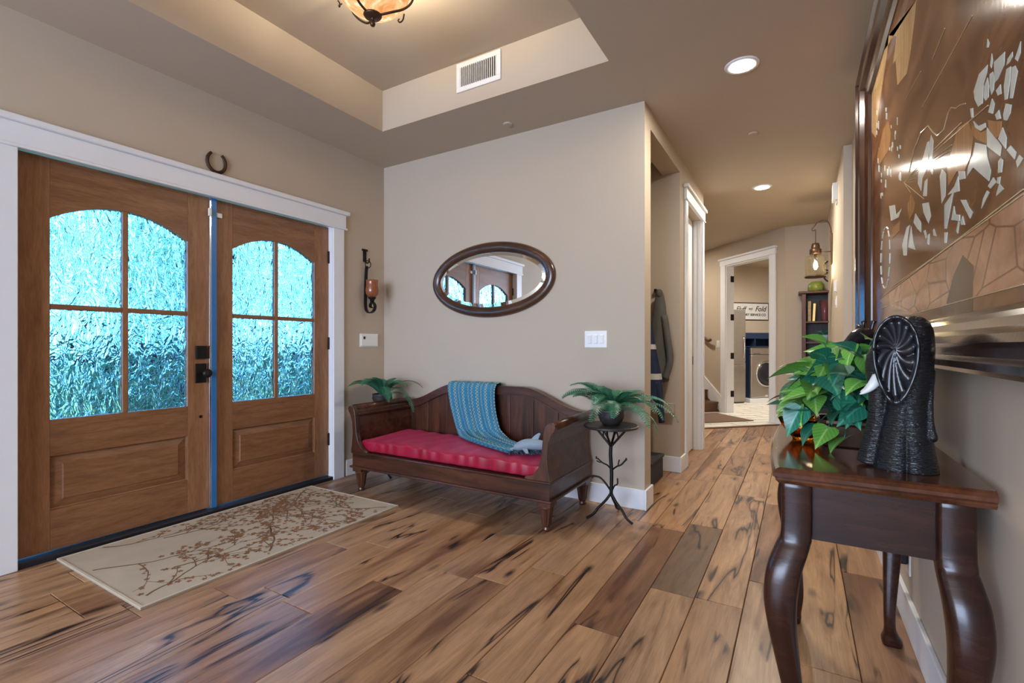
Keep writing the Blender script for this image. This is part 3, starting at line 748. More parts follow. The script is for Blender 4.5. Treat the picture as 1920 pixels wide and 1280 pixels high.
# ------------------------------------------------------------------ rug with blossom branches
rug = thing('rug', (-2.82, 1.69, 0.001), 'cream rug with brown blossoming branches in front of the double doors', 'rug')
RX0, RX1, RY0, RY1 = -3.27, -2.355, 0.94, 2.445
bx('pile', (RX0, RY0, 0.001), (RX1, RY1, 0.0095), 'rug_cream', rug, 0.003)
bd = MB()
for lo, hi in (((RX0, RY0, .001), (RX1, RY0 + .012, .0115)), ((RX0, RY1 - .012, .001), (RX1, RY1, .0115)), ((RX0, RY0 + .012, .001), (RX0 + .012, RY1 - .012, .0115)), ((RX1 - .012, RY0 + .012, .001), (RX1, RY1 - .012, .0115))): bd.box(lo, hi)
bd.build('binding', 'rug_border', rug)
rr = random.Random(5)
br_m, bl_m = MB(), MB()
def inside(p): return RX0 + 0.025 < p.x < RX1 - 0.025 and RY0 + 0.025 < p.y < RY1 - 0.025
def blossom(p, r):
    if not inside(p): return
    n = 5; a0 = rr.uniform(0, 6)
    pts = []
    for i in range(10):
        a = a0 + 2 * PI * i / 10; q = r * (1.0 if i % 2 == 0 else 0.55)
        pts.append((p.x + q * math.cos(a), p.y + q * math.sin(a), 0.0099 + rr.uniform(0, 0.0003)))
    bl_m.add(pts, [tuple(range(10))])
def branch(p, ang, length, w, depth):
    p = Vector((p[0], p[1], 0)); n = max(4, int(length / 0.035)); L = []; 
    for i in range(n + 1):
        L.append((p.copy(), ang, w * (1 - 0.75 * i / n)))
        ang += rr.uniform(-0.22, 0.22)
        p = p + Vector((math.cos(ang), math.sin(ang), 0)) * (length / n)
        if depth > 0 and i > 0 and rr.random() < 0.38:
            branch(p, ang + rr.choice((-1, 1)) * rr.uniform(0.5, 1.0), length * rr.uniform(0.22, 0.45), w * 0.6, depth - 1)
        if depth < 2 and rr.random() < 0.75:
            blossom(p + Vector((rr.uniform(-.018, .018), rr.uniform(-.018, .018), 0)), rr.uniform(0.010, 0.019))
    for i in range(n):
        (a, aa, wa), (b, ab, wb) = L[i], L[i + 1]
        if not (inside(a) and inside(b)): continue
        na = Vector((-math.sin(aa), math.cos(aa), 0)) * wa; nb = Vector((-math.sin(ab), math.cos(ab), 0)) * wb
        z = Vector((0, 0, 0.0098))
        br_m.add([a - na + z, a + na + z, b + nb + z, b - nb + z], [(0, 1, 2, 3)])
for (sx, sy, an, ln) in ((-3.24, 1.12, 0.65, 0.75), (-2.45, 1.0, 2.2, 0.62), (-2.95, 0.98, 1.0, 0.8), (-3.22, 1.75, 0.9, 0.8), (-2.42, 1.55, 2.1, 0.7), (-2.40, 2.38, 3.6, 0.85), (-3.22, 2.38, -1.1, 0.8), (-2.85, 1.9, 0.9, 0.5), (-3.1, 1.35, 1.2, 0.75), (-2.65, 1.2, 1.3, 0.6)):
    branch((sx, sy), an, ln, 0.006, 2)
br_m.build('printed_branches', 'rug_brown', rug, kind='stuff')
bl_m.build('printed_blossoms', 'rug_rust', rug, kind='stuff')

# ------------------------------------------------------------------ horseshoe
hs = MB(); pts = []; rad = []
for i in range(25):
    a = math.radians(-58 + 296 * i / 24) - PI / 2 + math.radians(-90)
    a = math.radians(125 + (415 - 125) * i / 24)
    pts.append((XL + 0.008, 1.742 + 0.058 * math.cos(a), 2.305 + 0.066 * math.sin(a)))
    rad.append(0.011 if 2 < i < 22 else 0.009)
hsv = MB()
for i in range(24):
    pass
ho = thing('horseshoe', (XL, 1.742, 2.24), 'rusty iron horseshoe hung points-up above the double doors', 'horseshoe')
MB().tube(pts, rad, 8).build('shoe', 'rust_iron', ho, True)
for i in (4, 7, 10, 14, 17, 20):
    p = Vector(pts[i]); MB().ball((XL + 0.018, p.y, p.z), 0.0035, 8, 5).build('nail_head', 'black_iron', ho, True)

# ------------------------------------------------------------------ candle sconce
SYc = 3.005
t = thing('wall_sconce', (XL, SYc, 1.38), 'black iron candle sconce with amber cup hung beside the doors', 'sconce')
x = XL + 0.012
MB().box((XL, SYc - 0.016, 1.84), (XL + 0.01, SYc + 0.016, 1.945)).box((XL, SYc - 0.028, 1.935), (XL + 0.014, SYc + 0.028, 1.95)).tube(smoothpath([(x, SYc, 1.85), (x + 0.02, SYc, 1.825), (x + 0.045, SYc, 1.835), (x + 0.05, SYc, 1.865)], 4), 0.006, 7).build('hook_plate', 'black_iron', t)
ring = [(x + 0.03 + 0.004, SYc + 0.032 * math.cos(2 * PI * i / 16), 1.815 + 0.032 * math.sin(2 * PI * i / 16)) for i in range(17)]
MB().tube(ring, 0.004, 6).build('ring', 'black_iron', t, True)
def strap(path, w, th, name, par, mat='black_iron', axis=Vector((0, 1, 0))):
    P = smoothpath(path, 6); mb = MB(); k = len(P)
    vs = []
    for i, p in enumerate(P):
        tg = (P[min(i + 1, k - 1)] - P[max(i - 1, 0)]).normalized(); nr = tg.cross(axis).normalized()
        vs += [p - axis * w + nr * th, p + axis * w + nr * th, p + axis * w - nr * th, p - axis * w - nr * th]
    fs = [(i * 4 + j, i * 4 + (j + 1) % 4, i * 4 + 4 + (j + 1) % 4, i * 4 + 4 + j) for i in range(k - 1) for j in range(4)] + [(0, 1, 2, 3), tuple(range(4 * k - 4, 4 * k))]
    return mb.add(vs, fs).build(name, mat, par)
strap([(x + 0.02, SYc, 1.80), (x + 0.012, SYc, 1.74), (x + 0.006, SYc, 1.60), (x + 0.004, SYc, 1.46), (x + 0.02, SYc, 1.405), (x + 0.06, SYc, 1.388), (x + 0.105, SYc, 1.405), (x + 0.12, SYc, 1.445), (x + 0.10, SYc, 1.475), (x + 0.07, SYc, 1.468), (x + 0.062, SYc, 1.445), (x + 0.08, SYc, 1.432)], 0.015, 0.004, 'strap', t)
cxs = x + 0.085
MB().lathe([(0, 1.475), (0.016, 1.475), (0.020, 1.50), (0.034, 1.515), (0.034, 1.522), (0, 1.522)], (cxs, SYc, 0), 16).build('cup_holder', 'black_iron', t, True)
MB().lathe([(0, 1.522), (0.034, 1.524), (0.052, 1.55), (0.057, 1.585), (0.050, 1.625), (0.050, 1.655), (0.053, 1.672), (0.049, 1.672), (0.046, 1.65), (0.046, 1.625), (0.052, 1.585), (0.047, 1.553), (0.03, 1.53), (0, 1.53)], (cxs, SYc, 0), 24).build('glass_cup', 'cup_amber', t, True)

# ------------------------------------------------------------------ oval mirror
MX, MZ, MA, MBb = -2.126, 1.626, 0.582, 0.300
t = thing('oval_mirror', (MX, YB, MZ - MBb), 'wide oval mirror in a dark polished wood frame above the daybed', 'mirror')
def ell_ring(prof, n=72):
    vs = []; k = len(prof)
    for (ins, y) in prof:
        for j in range(n):
            a = 2 * PI * j / n
            vs.append((MX + (MA - ins) * math.cos(a), y, MZ + (MBb - ins) * math.sin(a)))
    fs = [(i * n + j, i * n + (j + 1) % n, (i + 1) * n + (j + 1) % n, (i + 1) * n + j) for i in range(k - 1) for j in range(n)]
    return vs, fs, n
vs, fs, n = ell_ring([(0.004, YB - 0.001), (0.0, YB - 0.012), (0.012, YB - 0.028), (0.04, YB - 0.036), (0.066, YB - 0.026), (0.082, YB - 0.014), (0.082, YB - 0.004)])
MB().add(vs, fs).build('frame', 'mirror_wood', t, True)
vs, fs, n = ell_ring([(0.078, YB - 0.008), (0.110, YB - 0.0125)])
MB().add(vs, fs).build('bevelled_edge', 'mirror_glass', t)
vs = [(MX + (MA - 0.110) * math.cos(2 * PI * j / n), YB - 0.0125, MZ + (MBb - 0.110) * math.sin(2 * PI * j / n)) for j in range(n)]
MB().add(vs, [tuple(range(n))]).build('mirror_plate', 'mirror_glass', t)

# ------------------------------------------------------------------ daybed
bed = thing('daybed', (-2.085, 2.87, 0), 'dark carved wooden daybed with scrolled arms below the oval mirror', 'daybed')
BX0, BX1, BY0, BY1 = -2.925, -1.245, 2.53, 3.195
def leg(x, y):
    def rf(a, z): return 1 + (0.07 * math.cos(10 * a) if 0.045 < z < 0.135 else 0)
    mb = MB().lathe([(0, 0), (0.022, 0), (0.026, 0.012), (0.022, 0.024), (0.026, 0.034), (0.028, 0.046), (0.033, 0.09), (0.040, 0.134), (0.046, 0.140), (0.046, 0.150)], (x, y, 0), 40, rf=rf)
    mb.box((x - 0.045, y - 0.045, 0.150), (x + 0.045, y + 0.045, 0.19))
    mb.build('leg', 'bed_wood_v', bed, False)
for (x, y) in ((-2.87, 2.585), (-1.295, 2.585), (-2.87, 3.14), (-1.295, 3.14)): leg(x, y)
bx('front_rail', (BX0 + 0.01, BY0 + 0.01, 0.192), (BX1 - 0.01, BY0 + 0.045, 0.288), 'bed_wood', bed)
bx('rear_rail', (BX0 + 0.01, BY1 - 0.045, 0.192), (BX1 - 0.01, BY1 - 0.01, 0.288), 'bed_wood', bed)
bx('side_rail', (BX0 + 0.01, BY0 + 0.045, 0.192), (BX0 + 0.045, BY1 - 0.045, 0.288), 'bed_wood', bed)
bx('side_rail', (BX1 - 0.045, BY0 + 0.045, 0.192), (BX1 - 0.01, BY1 - 0.045, 0.288), 'bed_wood', bed)
bx('lower_moulding', (BX0 - 0.008, BY0 - 0.008, 0.178), (BX1 + 0.008, BY1, 0.194), 'bed_wood', bed, 0.006)
bx('seat_board', (BX0, BY0, 0.286), (BX1, BY1, 0.302), 'bed_wood', bed, 0.006)
prof = [(0.0, 0.302), (-0.012, 0.36), (-0.020, 0.44), (-0.014, 0.52), (0.006, 0.575), (0.026, 0.602), (0.034, 0.622), (0.028, 0.640), (0.008, 0.648), (-0.016, 0.642), (-0.034, 0.622),
        (-0.046, 0.58), (-0.052, 0.52), (-0.060, 0.44), (-0.078, 0.38), (-0.115, 0.335), (-0.168, 0.318), (-0.172, 0.302)]
panel = [(-0.004, 0.302), (-0.016, 0.36), (-0.024, 0.44), (-0.018, 0.52), (0.002, 0.575), (0.020, 0.600), (0.026, 0.620), (0.010, 0.636), (-0.014, 0.628), (-0.024, 0.60), (-0.036, 0.55), (-0.046, 0.50), (-0.050, 0.44), (-0.044, 0.36), (-0.034, 0.302)]
for sgn, xo in ((1, BX1), (-1, BX0)):
    arm = MB().prism([(xo + sgn * o, BY0 + 0.03, z) for o, z in panel], (0, BY1 - BY0 - 0.06, 0)).build('arm_panel', 'bed_wood', bed)
    MB().prism([(xo + sgn * o, BY0, z) for o, z in prof], (0, 0.034, 0)).build('arm_front', 'bed_wood_v', arm, bevel=0.004)
    MB().tube([(xo + sgn * 0.004, BY0 + 0.03, 0.625), (xo + sgn * 0.004, BY1 - 0.02, 0.63)], 0.027, 14).build('arm_roll', 'bed_wood', arm, True)
    bx('arm_moulding', (xo - sgn * 0.062 if sgn > 0 else xo + 0.040, BY0 + 0.034, 0.575), (xo - 0.040 if sgn > 0 else xo + 0.062, BY1 - 0.07, 0.590), 'bed_wood', arm, 0.003)
# camel back
def topz(x):
    u = abs((x - (-2.085)) / 0.80)
    if u > 1: u = 1
    s = 1 - u
    k = min(1.0, s / 0.62); k = k * k * (3 - 2 * k)
    return 0.642 + 0.152 * k
YF, YR = 3.125, 3.185
nx = 40
xs = [BX0 + 0.035 + (BX1 - BX0 - 0.07) * i / nx for i in range(nx + 1)]
MB().prism([(x, YF, topz(x)) for x in xs] + [(x, YF, topz(x) - 0.062) for x in reversed(xs)], (0, YR - YF, 0)).build('crest_rail', 'bed_wood', bed, bevel=0.006)
MB().prism([(x, YF - 0.008, topz(x) - 0.056) for x in xs[1:-1]] + [(x, YF - 0.008, topz(x) - 0.066) for x in reversed(xs[1:-1])], (0, 0.02, 0)).build('crest_bead', 'bed_wood', bed)
bw = (xs[-1] - xs[0]) / 8
for i in range(8):
    a, b = xs[0] + bw * i + 0.0015, xs[0] + bw * (i + 1) - 0.0015
    q = [a + (b - a) * k / 5 for k in range(6)]
    MB().prism([(a, 3.145, 0.30), (b, 3.145, 0.30)] + [(x, 3.145, topz(x) - 0.058) for x in reversed(q)], (0, 0.022, 0)).build('back_board', 'bed_wood_v', bed, bevel=0.002)
# cushion
cx0, cx1, cy0, cy1, cz0, cz1 = BX0 + 0.066, BX1 - 0.066, BY0 + 0.035, 3.120, 0.303, 0.392
def cush(u, v):
    # closed loop around the section (v) swept along x (u)
    x = cx0 + (cx1 - cx0) * u
    e = min(u, 1 - u) * (cx1 - cx0); k = math.sqrt(max(0.0, 1 - max(0, 1 - e / 0.025) ** 2)) if e < 0.025 else 1.0
    k = 0.15 + 0.85 * k
    a = 2 * PI * v
    c, s = math.cos(a), math.sin(a)
    pw = 0.22
    yy = math.copysign(abs(c) ** pw, c); zz = math.copysign(abs(s) ** pw, s)
    hy, hz = (cy1 - cy0) / 2, (cz1 - cz0) / 2
    pk = 0.0035 * math.sin(x * 62 + 1.3 * math.sin(x * 17)) * (1 if yy < -0.6 else 0.25)
    z = (cz0 + cz1) / 2 + zz * hz * k
    if zz > 0: z += 0.004 * math.sin(x * 9 + yy * 2) + 0.0035 * math.sin(x * 41 + yy * 7)
    return Vector((x, (cy0 + cy1) / 2 + yy * hy * (0.93 + 0.07 * k) + pk, max(z, cz0)))
o = MB().grid(cush, 150, 64).build('seat_cushion', 'red_satin', loc=(-2.085, 2.83, cz0), smooth=True)
tag(o, 'crimson satin seat cushion lying in the wooden daybed', 'cushion')

# ------------------------------------------------------------------ knitted throw
A_ = smoothpath([(-2.44, 3.215, 0.68), (-2.44, 3.205, 0.76), (-2.44, 3.160, 0.802), (-2.435, 3.108, 0.775), (-2.41, 3.095, 0.66), (-2.37, 3.085, 0.54), (-2.315, 3.055, 0.435), (-2.24, 2.98, 0.403), (-2.08, 2.87, 0.402), (-1.86, 2.765, 0.402), (-1.62, 2.67, 0.402)], 5)
B_ = smoothpath([(-1.98, 3.215, 0.69), (-1.98, 3.205, 0.77), (-1.98, 3.160, 0.806), (-1.98, 3.108, 0.78), (-1.975, 3.095, 0.68), (-1.955, 3.09, 0.57), (-1.91, 3.075, 0.455), (-1.82, 3.03, 0.412), (-1.70, 2.96, 0.403), (-1.56, 2.88, 0.402), (-1.43, 2.79, 0.402)], 5)
nA = len(A_)
def thr(u, v):
    i = min(int(v * (nA - 1)), nA - 2); f = v * (nA - 1) - i
    a = A_[i].lerp(A_[i + 1], f); b = B_[i].lerp(B_[i + 1], f)
    p = a.lerp(b, u)
    wob = abs(math.sin(u * PI * 4.2 + 0.7 * math.sin(v * 5))) ** 0.8
    hang = 1.0 if 0.2 < v < 0.6 else 0.45
    lift = 0.022 * wob * hang
    if v < 0.62: p.y -= lift if v > 0.25 else 0
    if v < 0.27: p.z += 0.008 * wob
    if v > 0.5: p.z += 0.020 * wob * min(1, (v - 0.5) / 0.15)
    return p
def thr_fix(u, v):
    p = thr(u, v)
    if p.y < 3.12 and p.z < 0.404: p.z = 0.404
    return p
tb = thing('throw_blanket', (-2.1, 2.95, 0.40), 'teal knitted throw draped over the daybed back and seat', 'throw')
ob = MB().grid(thr_fix, 60, 110, uv=True).build('knit_panel', 'knit', tb, True)
sm = ob.modifiers.new('thick', 'SOLIDIFY'); sm.thickness = 0.005; sm.offset = 1
fm = MB(); rf_ = random.Random(3)
for i in range(26):
    p = thr_fix(i / 25, 1.0); dr = Vector((0.75, -0.45, 0)).normalized()
    q = p + dr * rf_.uniform(0.035, 0.06) + Vector((rf_.uniform(-.015, .015), rf_.uniform(-.015, .015), -0.004))
    fm.tube([p + Vector((0, 0, .004)), p.lerp(q, 0.5) + Vector((0, 0, rf_.uniform(0.004, 0.014))), Vector((q.x, q.y, 0.408))], 0.0022, 5)
fm.build('fringe', 'knit', tb, True, kind='stuff')

# dolphin ornament lying on the throw
dc = Vector((-1.50, 2.745, 0.452))
t = thing('dolphin_figure', (dc.x, dc.y, 0.41), 'pale grey dolphin figure lying on the teal throw by the arm', 'figurine')
ax = Vector((-0.93, -0.36, 0)).normalized(); sd_ = Vector((0.36, -0.93, 0)).normalized()
body = [dc + ax * s + Vector((0, 0, z)) for s, z in ((-0.15, 0.012), (-0.11, 0.006), (-0.06, 0.010), (0.0, 0.012), (0.04, 0.006), (0.075, -0.008), (0.10, -0.018), (0.125, -0.024))]
MB().tube(smoothpath(body, 3), [0.008 + 0.028 * math.sin(PI * min(1, (i + 1) / 22.0) ** 0.85) if i < 18 else 0.009 for i in range(22)], 12).build('body', 'stone_grey', t, True)
MB().prism([dc + ax * s + Vector((0, 0, z)) - sd_ * 0.004 for s, z in ((0.0, 0.035), (-0.055, 0.034), (-0.075, 0.082), (-0.062, 0.088), (-0.035, 0.070))], sd_ * 0.008).build('dorsal_fin', 'stone_grey', t, bevel=0.003)
MB().prism([dc + ax * s + sd_ * w + Vector((0, 0, z)) for s, w, z in ((0.05, 0.022, -0.012), (0.01, 0.022, -0.012), (-0.005, 0.065, -0.036), (0.012, 0.070, -0.036))], (0, 0, 0.007)).build('flipper', 'stone_grey', t, bevel=0.003)
MB().prism([dc + ax * s + sd_ * w + Vector((0, 0, 0.008)) for s, w in ((-0.14, 0.0), (-0.19, 0.05), (-0.18, 0.012), (-0.18, -0.012), (-0.19, -0.05))], (0, 0, 0.007)).build('tail_fluke', 'stone_grey', t, bevel=0.002)

# ------------------------------------------------------------------ ferns and twig stands
def frond_mesh(L, up, droop, seed):
    r_ = random.Random(seed); mb = MB(); n = 30
    pts = []; p = Vector((0, 0, 0)); ang = up
    for i in range(n + 1):
        pts.append(p.copy()); p = p + Vector((math.cos(ang), 0, math.sin(ang))) * (L / n); ang -= (up + droop) / n * (0.6 + 0.8 * i / n)
    mb.tube(pts, [0.0028 * (1 - 0.8 * i / n) for i in range(n + 1)], 5)
    for i in range(2, n + 1):
        s = i / n
        for sub in (0,):
            k = min(n, i + (0 if sub == 0 else 0)); base_ = pts[k] if sub == 0 else pts[k - 1].lerp(pts[k], 0.5)
            tg = (pts[k] - pts[k - 1]).normalized()
            ln = 0.054 * (math.sin(PI * (0.12 + 0.86 * s)) ** 0.7) + 0.004
            nrm = Vector((-tg.z, 0, tg.x))
            for sg in (-1, 1):
                d = (Vector((0, sg, 0)) * 0.93 + tg * 0.45 - nrm * 0.18).normalized()
                tip = base_ + d * ln * r_.uniform(0.9, 1.1)
                w = tg * 0.0044
                mid = base_.lerp(tip, 0.45) - nrm * 0.002
                mb.add([base_ - w * 0.6, mid - w, tip, mid + w, base_ + w * 0.6], [(0, 1, 2, 3, 4)])
    o = mb.build('frond', 'fern_green', None)
    me = o.data; bpy.data.objects.remove(o)
    return me
FM = [frond_mesh(0.33, 0.9, 1.1, 1), frond_mesh(0.40, 0.45, 1.35, 2), frond_mesh(0.30, 1.15, 0.6, 3), frond_mesh(0.40, 0.75, 1.2, 4), frond_mesh(0.24, 1.25, 0.3, 5)]
def fern(c, label, seed, n=30, sc=1.0):
    c = Vector(c); rr = random.Random(seed)
    f = thing('potted_fern', c, label, 'fern', 'ferns on twig stands')
    MB().lathe([(0, 0), (0.05, 0), (0.070, 0.022), (0.084, 0.055), (0.080, 0.085), (0.086, 0.095), (0.076, 0.095), (0.072, 0.08), (0, 0.078)], c, 24).build('pot', 'pot_dark', f, True)
    for i in range(n):
        k = i % 5 if i < n - 4 else 4
        a = 2 * PI * i * 0.382 + rr.uniform(-.25, .25)
        s = sc * rr.uniform(0.95, 1.2)
        if c.y + 0.33 * math.sin(a) > 3.20 or c.x + 0.33 * math.cos(a) < XL + 0.03: k, s = 4, min(s, 0.85)
        o = bpy.data.objects.new('frond', FM[k]); COL.objects.link(o); o.parent = f
        o.location = (0.02 * math.cos(a), 0.02 * math.sin(a), 0.078 + rr.uniform(0, 0.02))
        o.rotation_euler = (rr.uniform(-.25, .25), rr.uniform(-.25, .20) if k != 4 else -0.1, a)
        o.scale = (s, s, s)
    return f
def twig_stand(c, label):
    c = Vector(c); t = thing('plant_stand', c, label, 'plant stand', 'twig plant stands')
    MB().lathe([(0, 0.578), (0.166, 0.578), (0.172, 0.584), (0.172, 0.592), (0.166, 0.596), (0, 0.596)], c, 40).build('top_disc', 'pot_dark', t)
    def tw(name, pts, r): return MB().tube([c + p for p in smoothpath(pts, 4)], r, 7).build(name, 'black_iron', t, True)
    tw('trunk', [(0, 0, 0.14), (0.004, 0, 0.28), (-0.003, 0, 0.40), (0, 0, 0.47)], 0.012)
    rt = random.Random(2)
    for k, (az, reach) in enumerate(((-0.15, 0.11), (PI + 0.1, 0.11), (PI / 2, 0.08), (-PI / 2, 0.08))):
        ca, sa = math.cos(az), math.sin(az)
        tw('branch', [(0, 0, 0.455), (0.03 * ca, 0.03 * sa, 0.49), (0.07 * ca, 0.07 * sa, 0.535), (reach * ca, reach * sa, 0.58)], 0.0075)
        tw('twig', [(0.05 * ca, 0.05 * sa, 0.515), (0.055 * ca + 0.02 * sa, 0.055 * sa - 0.02 * ca, 0.545), (0.05 * ca + 0.035 * sa, 0.05 * sa - 0.035 * ca, 0.58)], 0.0045)
    for az in (-2.45, -0.35, 1.6):
        ca, sa = math.cos(az), math.sin(az)
        tw('foot', [(0, 0, 0.16), (0.035 * ca, 0.035 * sa, 0.115), (0.085 * ca, 0.085 * sa, 0.07), (0.12 * ca, 0.12 * sa, 0.03), (0.165 * ca, 0.165 * sa, 0.008)], 0.0085)
    tw('twig', [(0, 0, 0.30), (0.04, -0.01, 0.335), (0.07, -0.01, 0.35), (0.10, -0.01, 0.385)], 0.0055)
    tw('twig', [(0, 0, 0.31), (-0.02, -0.01, 0.335), (-0.05, -0.02, 0.35), (-0.085, -0.02, 0.375)], 0.005)
    tw('twig', [(-0.055, -0.02, 0.352), (-0.075, -0.02, 0.352), (-0.09, -0.02, 0.36)], 0.004)
    tw('twig', [(0.05, -0.01, 0.34), (0.052, -0.01, 0.36), (0.058, -0.01, 0.38)], 0.004)
    tw('twig', [(0, 0, 0.17), (-0.03, -0.01, 0.215), (-0.07, -0.01, 0.25), (-0.115, -0.01, 0.255)], 0.0065)
    tw('twig', [(0.005, 0, 0.17), (0.025, -0.01, 0.21), (0.045, -0.01, 0.225), (0.045, -0.01, 0.26)], 0.005)
    for p in ((-0.092, -0.02, 0.378), (0.102, -0.01, 0.388), (-0.12, -0.01, 0.25)):
        MB().ball(c + Vector(p), (0.006, 0.005, 0.010), 8, 6).build('bud', 'black_iron', t, True)
    return t
twig_stand((-1.035, 2.985, 0), 'black iron twig plant stand right of the daybed')
fern((-1.035, 2.985, 0.597), 'green potted fern on the twig stand right of the daybed', 4)
twig_stand((-3.06, 2.985, 0), 'black iron twig plant stand in the corner behind the daybed')
fern((-3.06, 2.985, 0.597), 'green potted fern in the corner behind the daybed arm', 9, 26, 1.0)

# ------------------------------------------------------------------ coat nook
PH = []
def coat_fn(cx, y, ztop, zbot, wt, wb, ph, u, v, k=1.0):
    w = wt + (wb - wt) * (v ** 0.7); a = 2 * PI * u
    fold = (1 + 0.10 * math.sin(5 * a + ph + 3 * v) * v) * k
    return Vector((cx + w * math.cos(a) * fold + 0.015 * math.sin(v * 5 + ph), y + (0.028 + 0.045 * v) * math.sin(a) * fold, ztop + (zbot - ztop) * v + (0.02 * math.sin(2 * a + ph) if v > 0.9 else 0)))
def coat(name, label, cx, y, ztop, zbot, wt, wb, mat, seed):
    t = thing(name, (cx, 4.35, zbot), label, 'coat', 'coats hanging in the nook')
    ph = random.Random(seed).uniform(0, 6); PH.append(ph)
    MB().grid(lambda u, v: coat_fn(cx, y, ztop, zbot, wt, wb, ph, u, v), 36, 30).build('body', mat, t, True)
    return t
bx_h = bx('coat_hook', (-1.10, 4.30, 1.57), (-1.08, 4.35, 1.60), 'black_iron')
tag(bx_h, 'black coat hook on the nook wall above the jackets', 'hook')
c1 = coat('jacket', 'olive grey jacket hanging on the nook wall', -1.055, 4.262, 1.565, 0.80, 0.03, 0.105, 'coat_grey', 1)
MB().tube(smoothpath([(-1.0, 4.24, 1.36), (-0.965, 4.23, 1.15), (-0.945, 4.225, 0.98), (-0.985, 4.22, 0.82)], 5), [0.03] * 15 + [0.034], 10).build('sleeve', 'coat_grey', c1, True)
MB().ball((-1.04, 4.25, 1.55), (0.03, 0.03, 0.04)).build('hood', 'coat_grey', c1, True)
c2 = coat('jacket', 'navy jacket with pale reflective bands hanging in the nook', -1.115, 4.125, 1.44, 0.62, 0.03, 0.12, 'coat_navy', 5)
for (va, vb) in ((0.70, 0.76), (0.40, 0.45)):
    MB().grid(lambda u, v, va=va, vb=vb: coat_fn(-1.115, 4.125, 1.44, 0.62, 0.03, 0.12, PH[1], u, va + (vb - va) * v, 1.035), 36, 3).build('reflective_band', 'reflective', c2, True)
MB().tube(smoothpath([(-1.03, 4.10, 0.80), (-1.0, 4.10, 0.62), (-0.985, 4.10, 0.46)], 5), [0.03] * 8 + [0.026] * 3, 8).build('trailing_sleeve', 'coat_navy', c2, True)
bx_b = thing('storage_box', (-1.0, 3.95, 0), 'dark woven box on the floor inside the coat nook', 'box')
bx('body', (-1.25, 3.75, 0.0), (-0.985, 4.15, 0.17), 'dark_box', bx_b, 0.01)
bx('lid_rim', (-1.26, 3.74, 0.17), (-0.975, 4.16, 0.195), 'dark_box', bx_b, 0.006)
o = bx('wall_ledge', (-1.3, 4.29, 0.515), (-0.93, 4.35, 0.60), 'paint', None, 0.003); tag(o, 'beige ledge end on the nook wall below the jackets', 'ledge')

# ------------------------------------------------------------------ laundry room
def abthing(name, a, b, label, cat): return thing(name, AB(a, b, 0.012), label, cat)
fr_ = abthing('refrigerator', 2.15, 2.53, 'stainless steel refrigerator seen through the laundry doorway', 'refrigerator')
dpart('cabinet', 1.775, 2.525, 2.215, 2.86, 0.03, 1.78, 'steel', fr_, 0.006)
dpart('upper_door', 1.775, 2.525, 2.186, 2.21, 0.80, 1.785, 'steel', fr_, 0.008)
dpart('freezer_drawer', 1.775, 2.525, 2.186, 2.21, 0.06, 0.79, 'steel', fr_, 0.008)
MB().tube(smoothpath([AB(2.46, 2.18, 0.86), AB(2.46, 2.14, 0.92), AB(2.46, 2.14, 1.2), AB(2.46, 2.18, 1.27)], 4), 0.010, 8).build('handle', 'chrome', fr_, True)
MB().tube(smoothpath([AB(1.85, 2.18, 0.72), AB(1.9, 2.14, 0.73), AB(2.40, 2.14, 0.73), AB(2.45, 2.18, 0.72)], 4), 0.010, 8).build('handle', 'chrome', fr_, True)
dpart('kick_plate', 1.78, 2.52, 2.22, 2.84, 0.012, 0.04, 'black_plastic', fr_, 0)
ws = abthing('washing_machine', 3.0, 2.53, 'bronze-steel front-loading washing machine on a white plinth', 'washer')
dpart('plinth', 2.60, 3.40, 2.16, 2.87, 0.012, 0.095, 'white', ws, 0.004)
dpart('cabinet', 2.655, 3.345, 2.24, 2.85, 0.095, 1.04, 'navy', ws, 0.012)
dpart('front_panel', 2.65, 3.35, 2.190, 2.245, 0.10, 0.93, 'steel', ws, 0.02)
dpart('control_panel', 2.65, 3.35, 2.195, 2.245, 0.935, 1.055, 'steel', ws, 0.014)
dpart('drawer_slot', 2.70, 2.86, 2.190, 2.197, 0.945, 0.955, 'black_plastic', ws, 0)
MD = Matrix((E1, Vector((0, 0, 1)), -E2)).transposed()
MB().lathe([(0.030, 0.0), (0.030, 0.018), (0.024, 0.026), (0, 0.026)], AB(3.14, 2.195, 0.995), 20, M=MD).build('dial', 'chrome', ws, True)
wd_ = MB().lathe([(0.245, 0.0), (0.252, 0.014), (0.235, 0.026), (0.215, 0.020), (0.215, 0.0)], AB(3.0, 2.19, 0.56), 40, M=MD).build('porthole_ring', 'chrome', ws, True)
MB().lathe([(0.216, 0.004), (0.20, 0.022), (0.15, 0.034), (0.08, 0.040), (0, 0.042)], AB(3.0, 2.19, 0.56), 40, M=MD).build('porthole_glass', 'black_plastic', wd_, True)
dpart('badge', 2.97, 3.03, 2.186, 2.191, 0.125, 0.155, 'plate_white', ws, 0.002)
cb = thing('wall_cubby', AB(3.3, 2.75, 1.08), 'navy open cubby shelf above the washing machine', 'shelf')
dpart('back_panel', 2.56, 4.2, 2.87, 2.885, 1.08, 1.36, 'navy', cb, 0)
dpart('fascia', 2.56, 4.2, 2.55, 2.88, 1.24, 1.36, 'navy', cb, 0.004)
dpart('bottom_board', 2.56, 4.2, 2.56, 2.88, 1.075, 1.095, 'navy', cb, 0.002)
for a in (2.56, 3.05, 3.6, 4.18): dpart('divider', a, a + 0.02, 2.56, 2.88, 1.095, 1.24, 'navy', cb, 0)
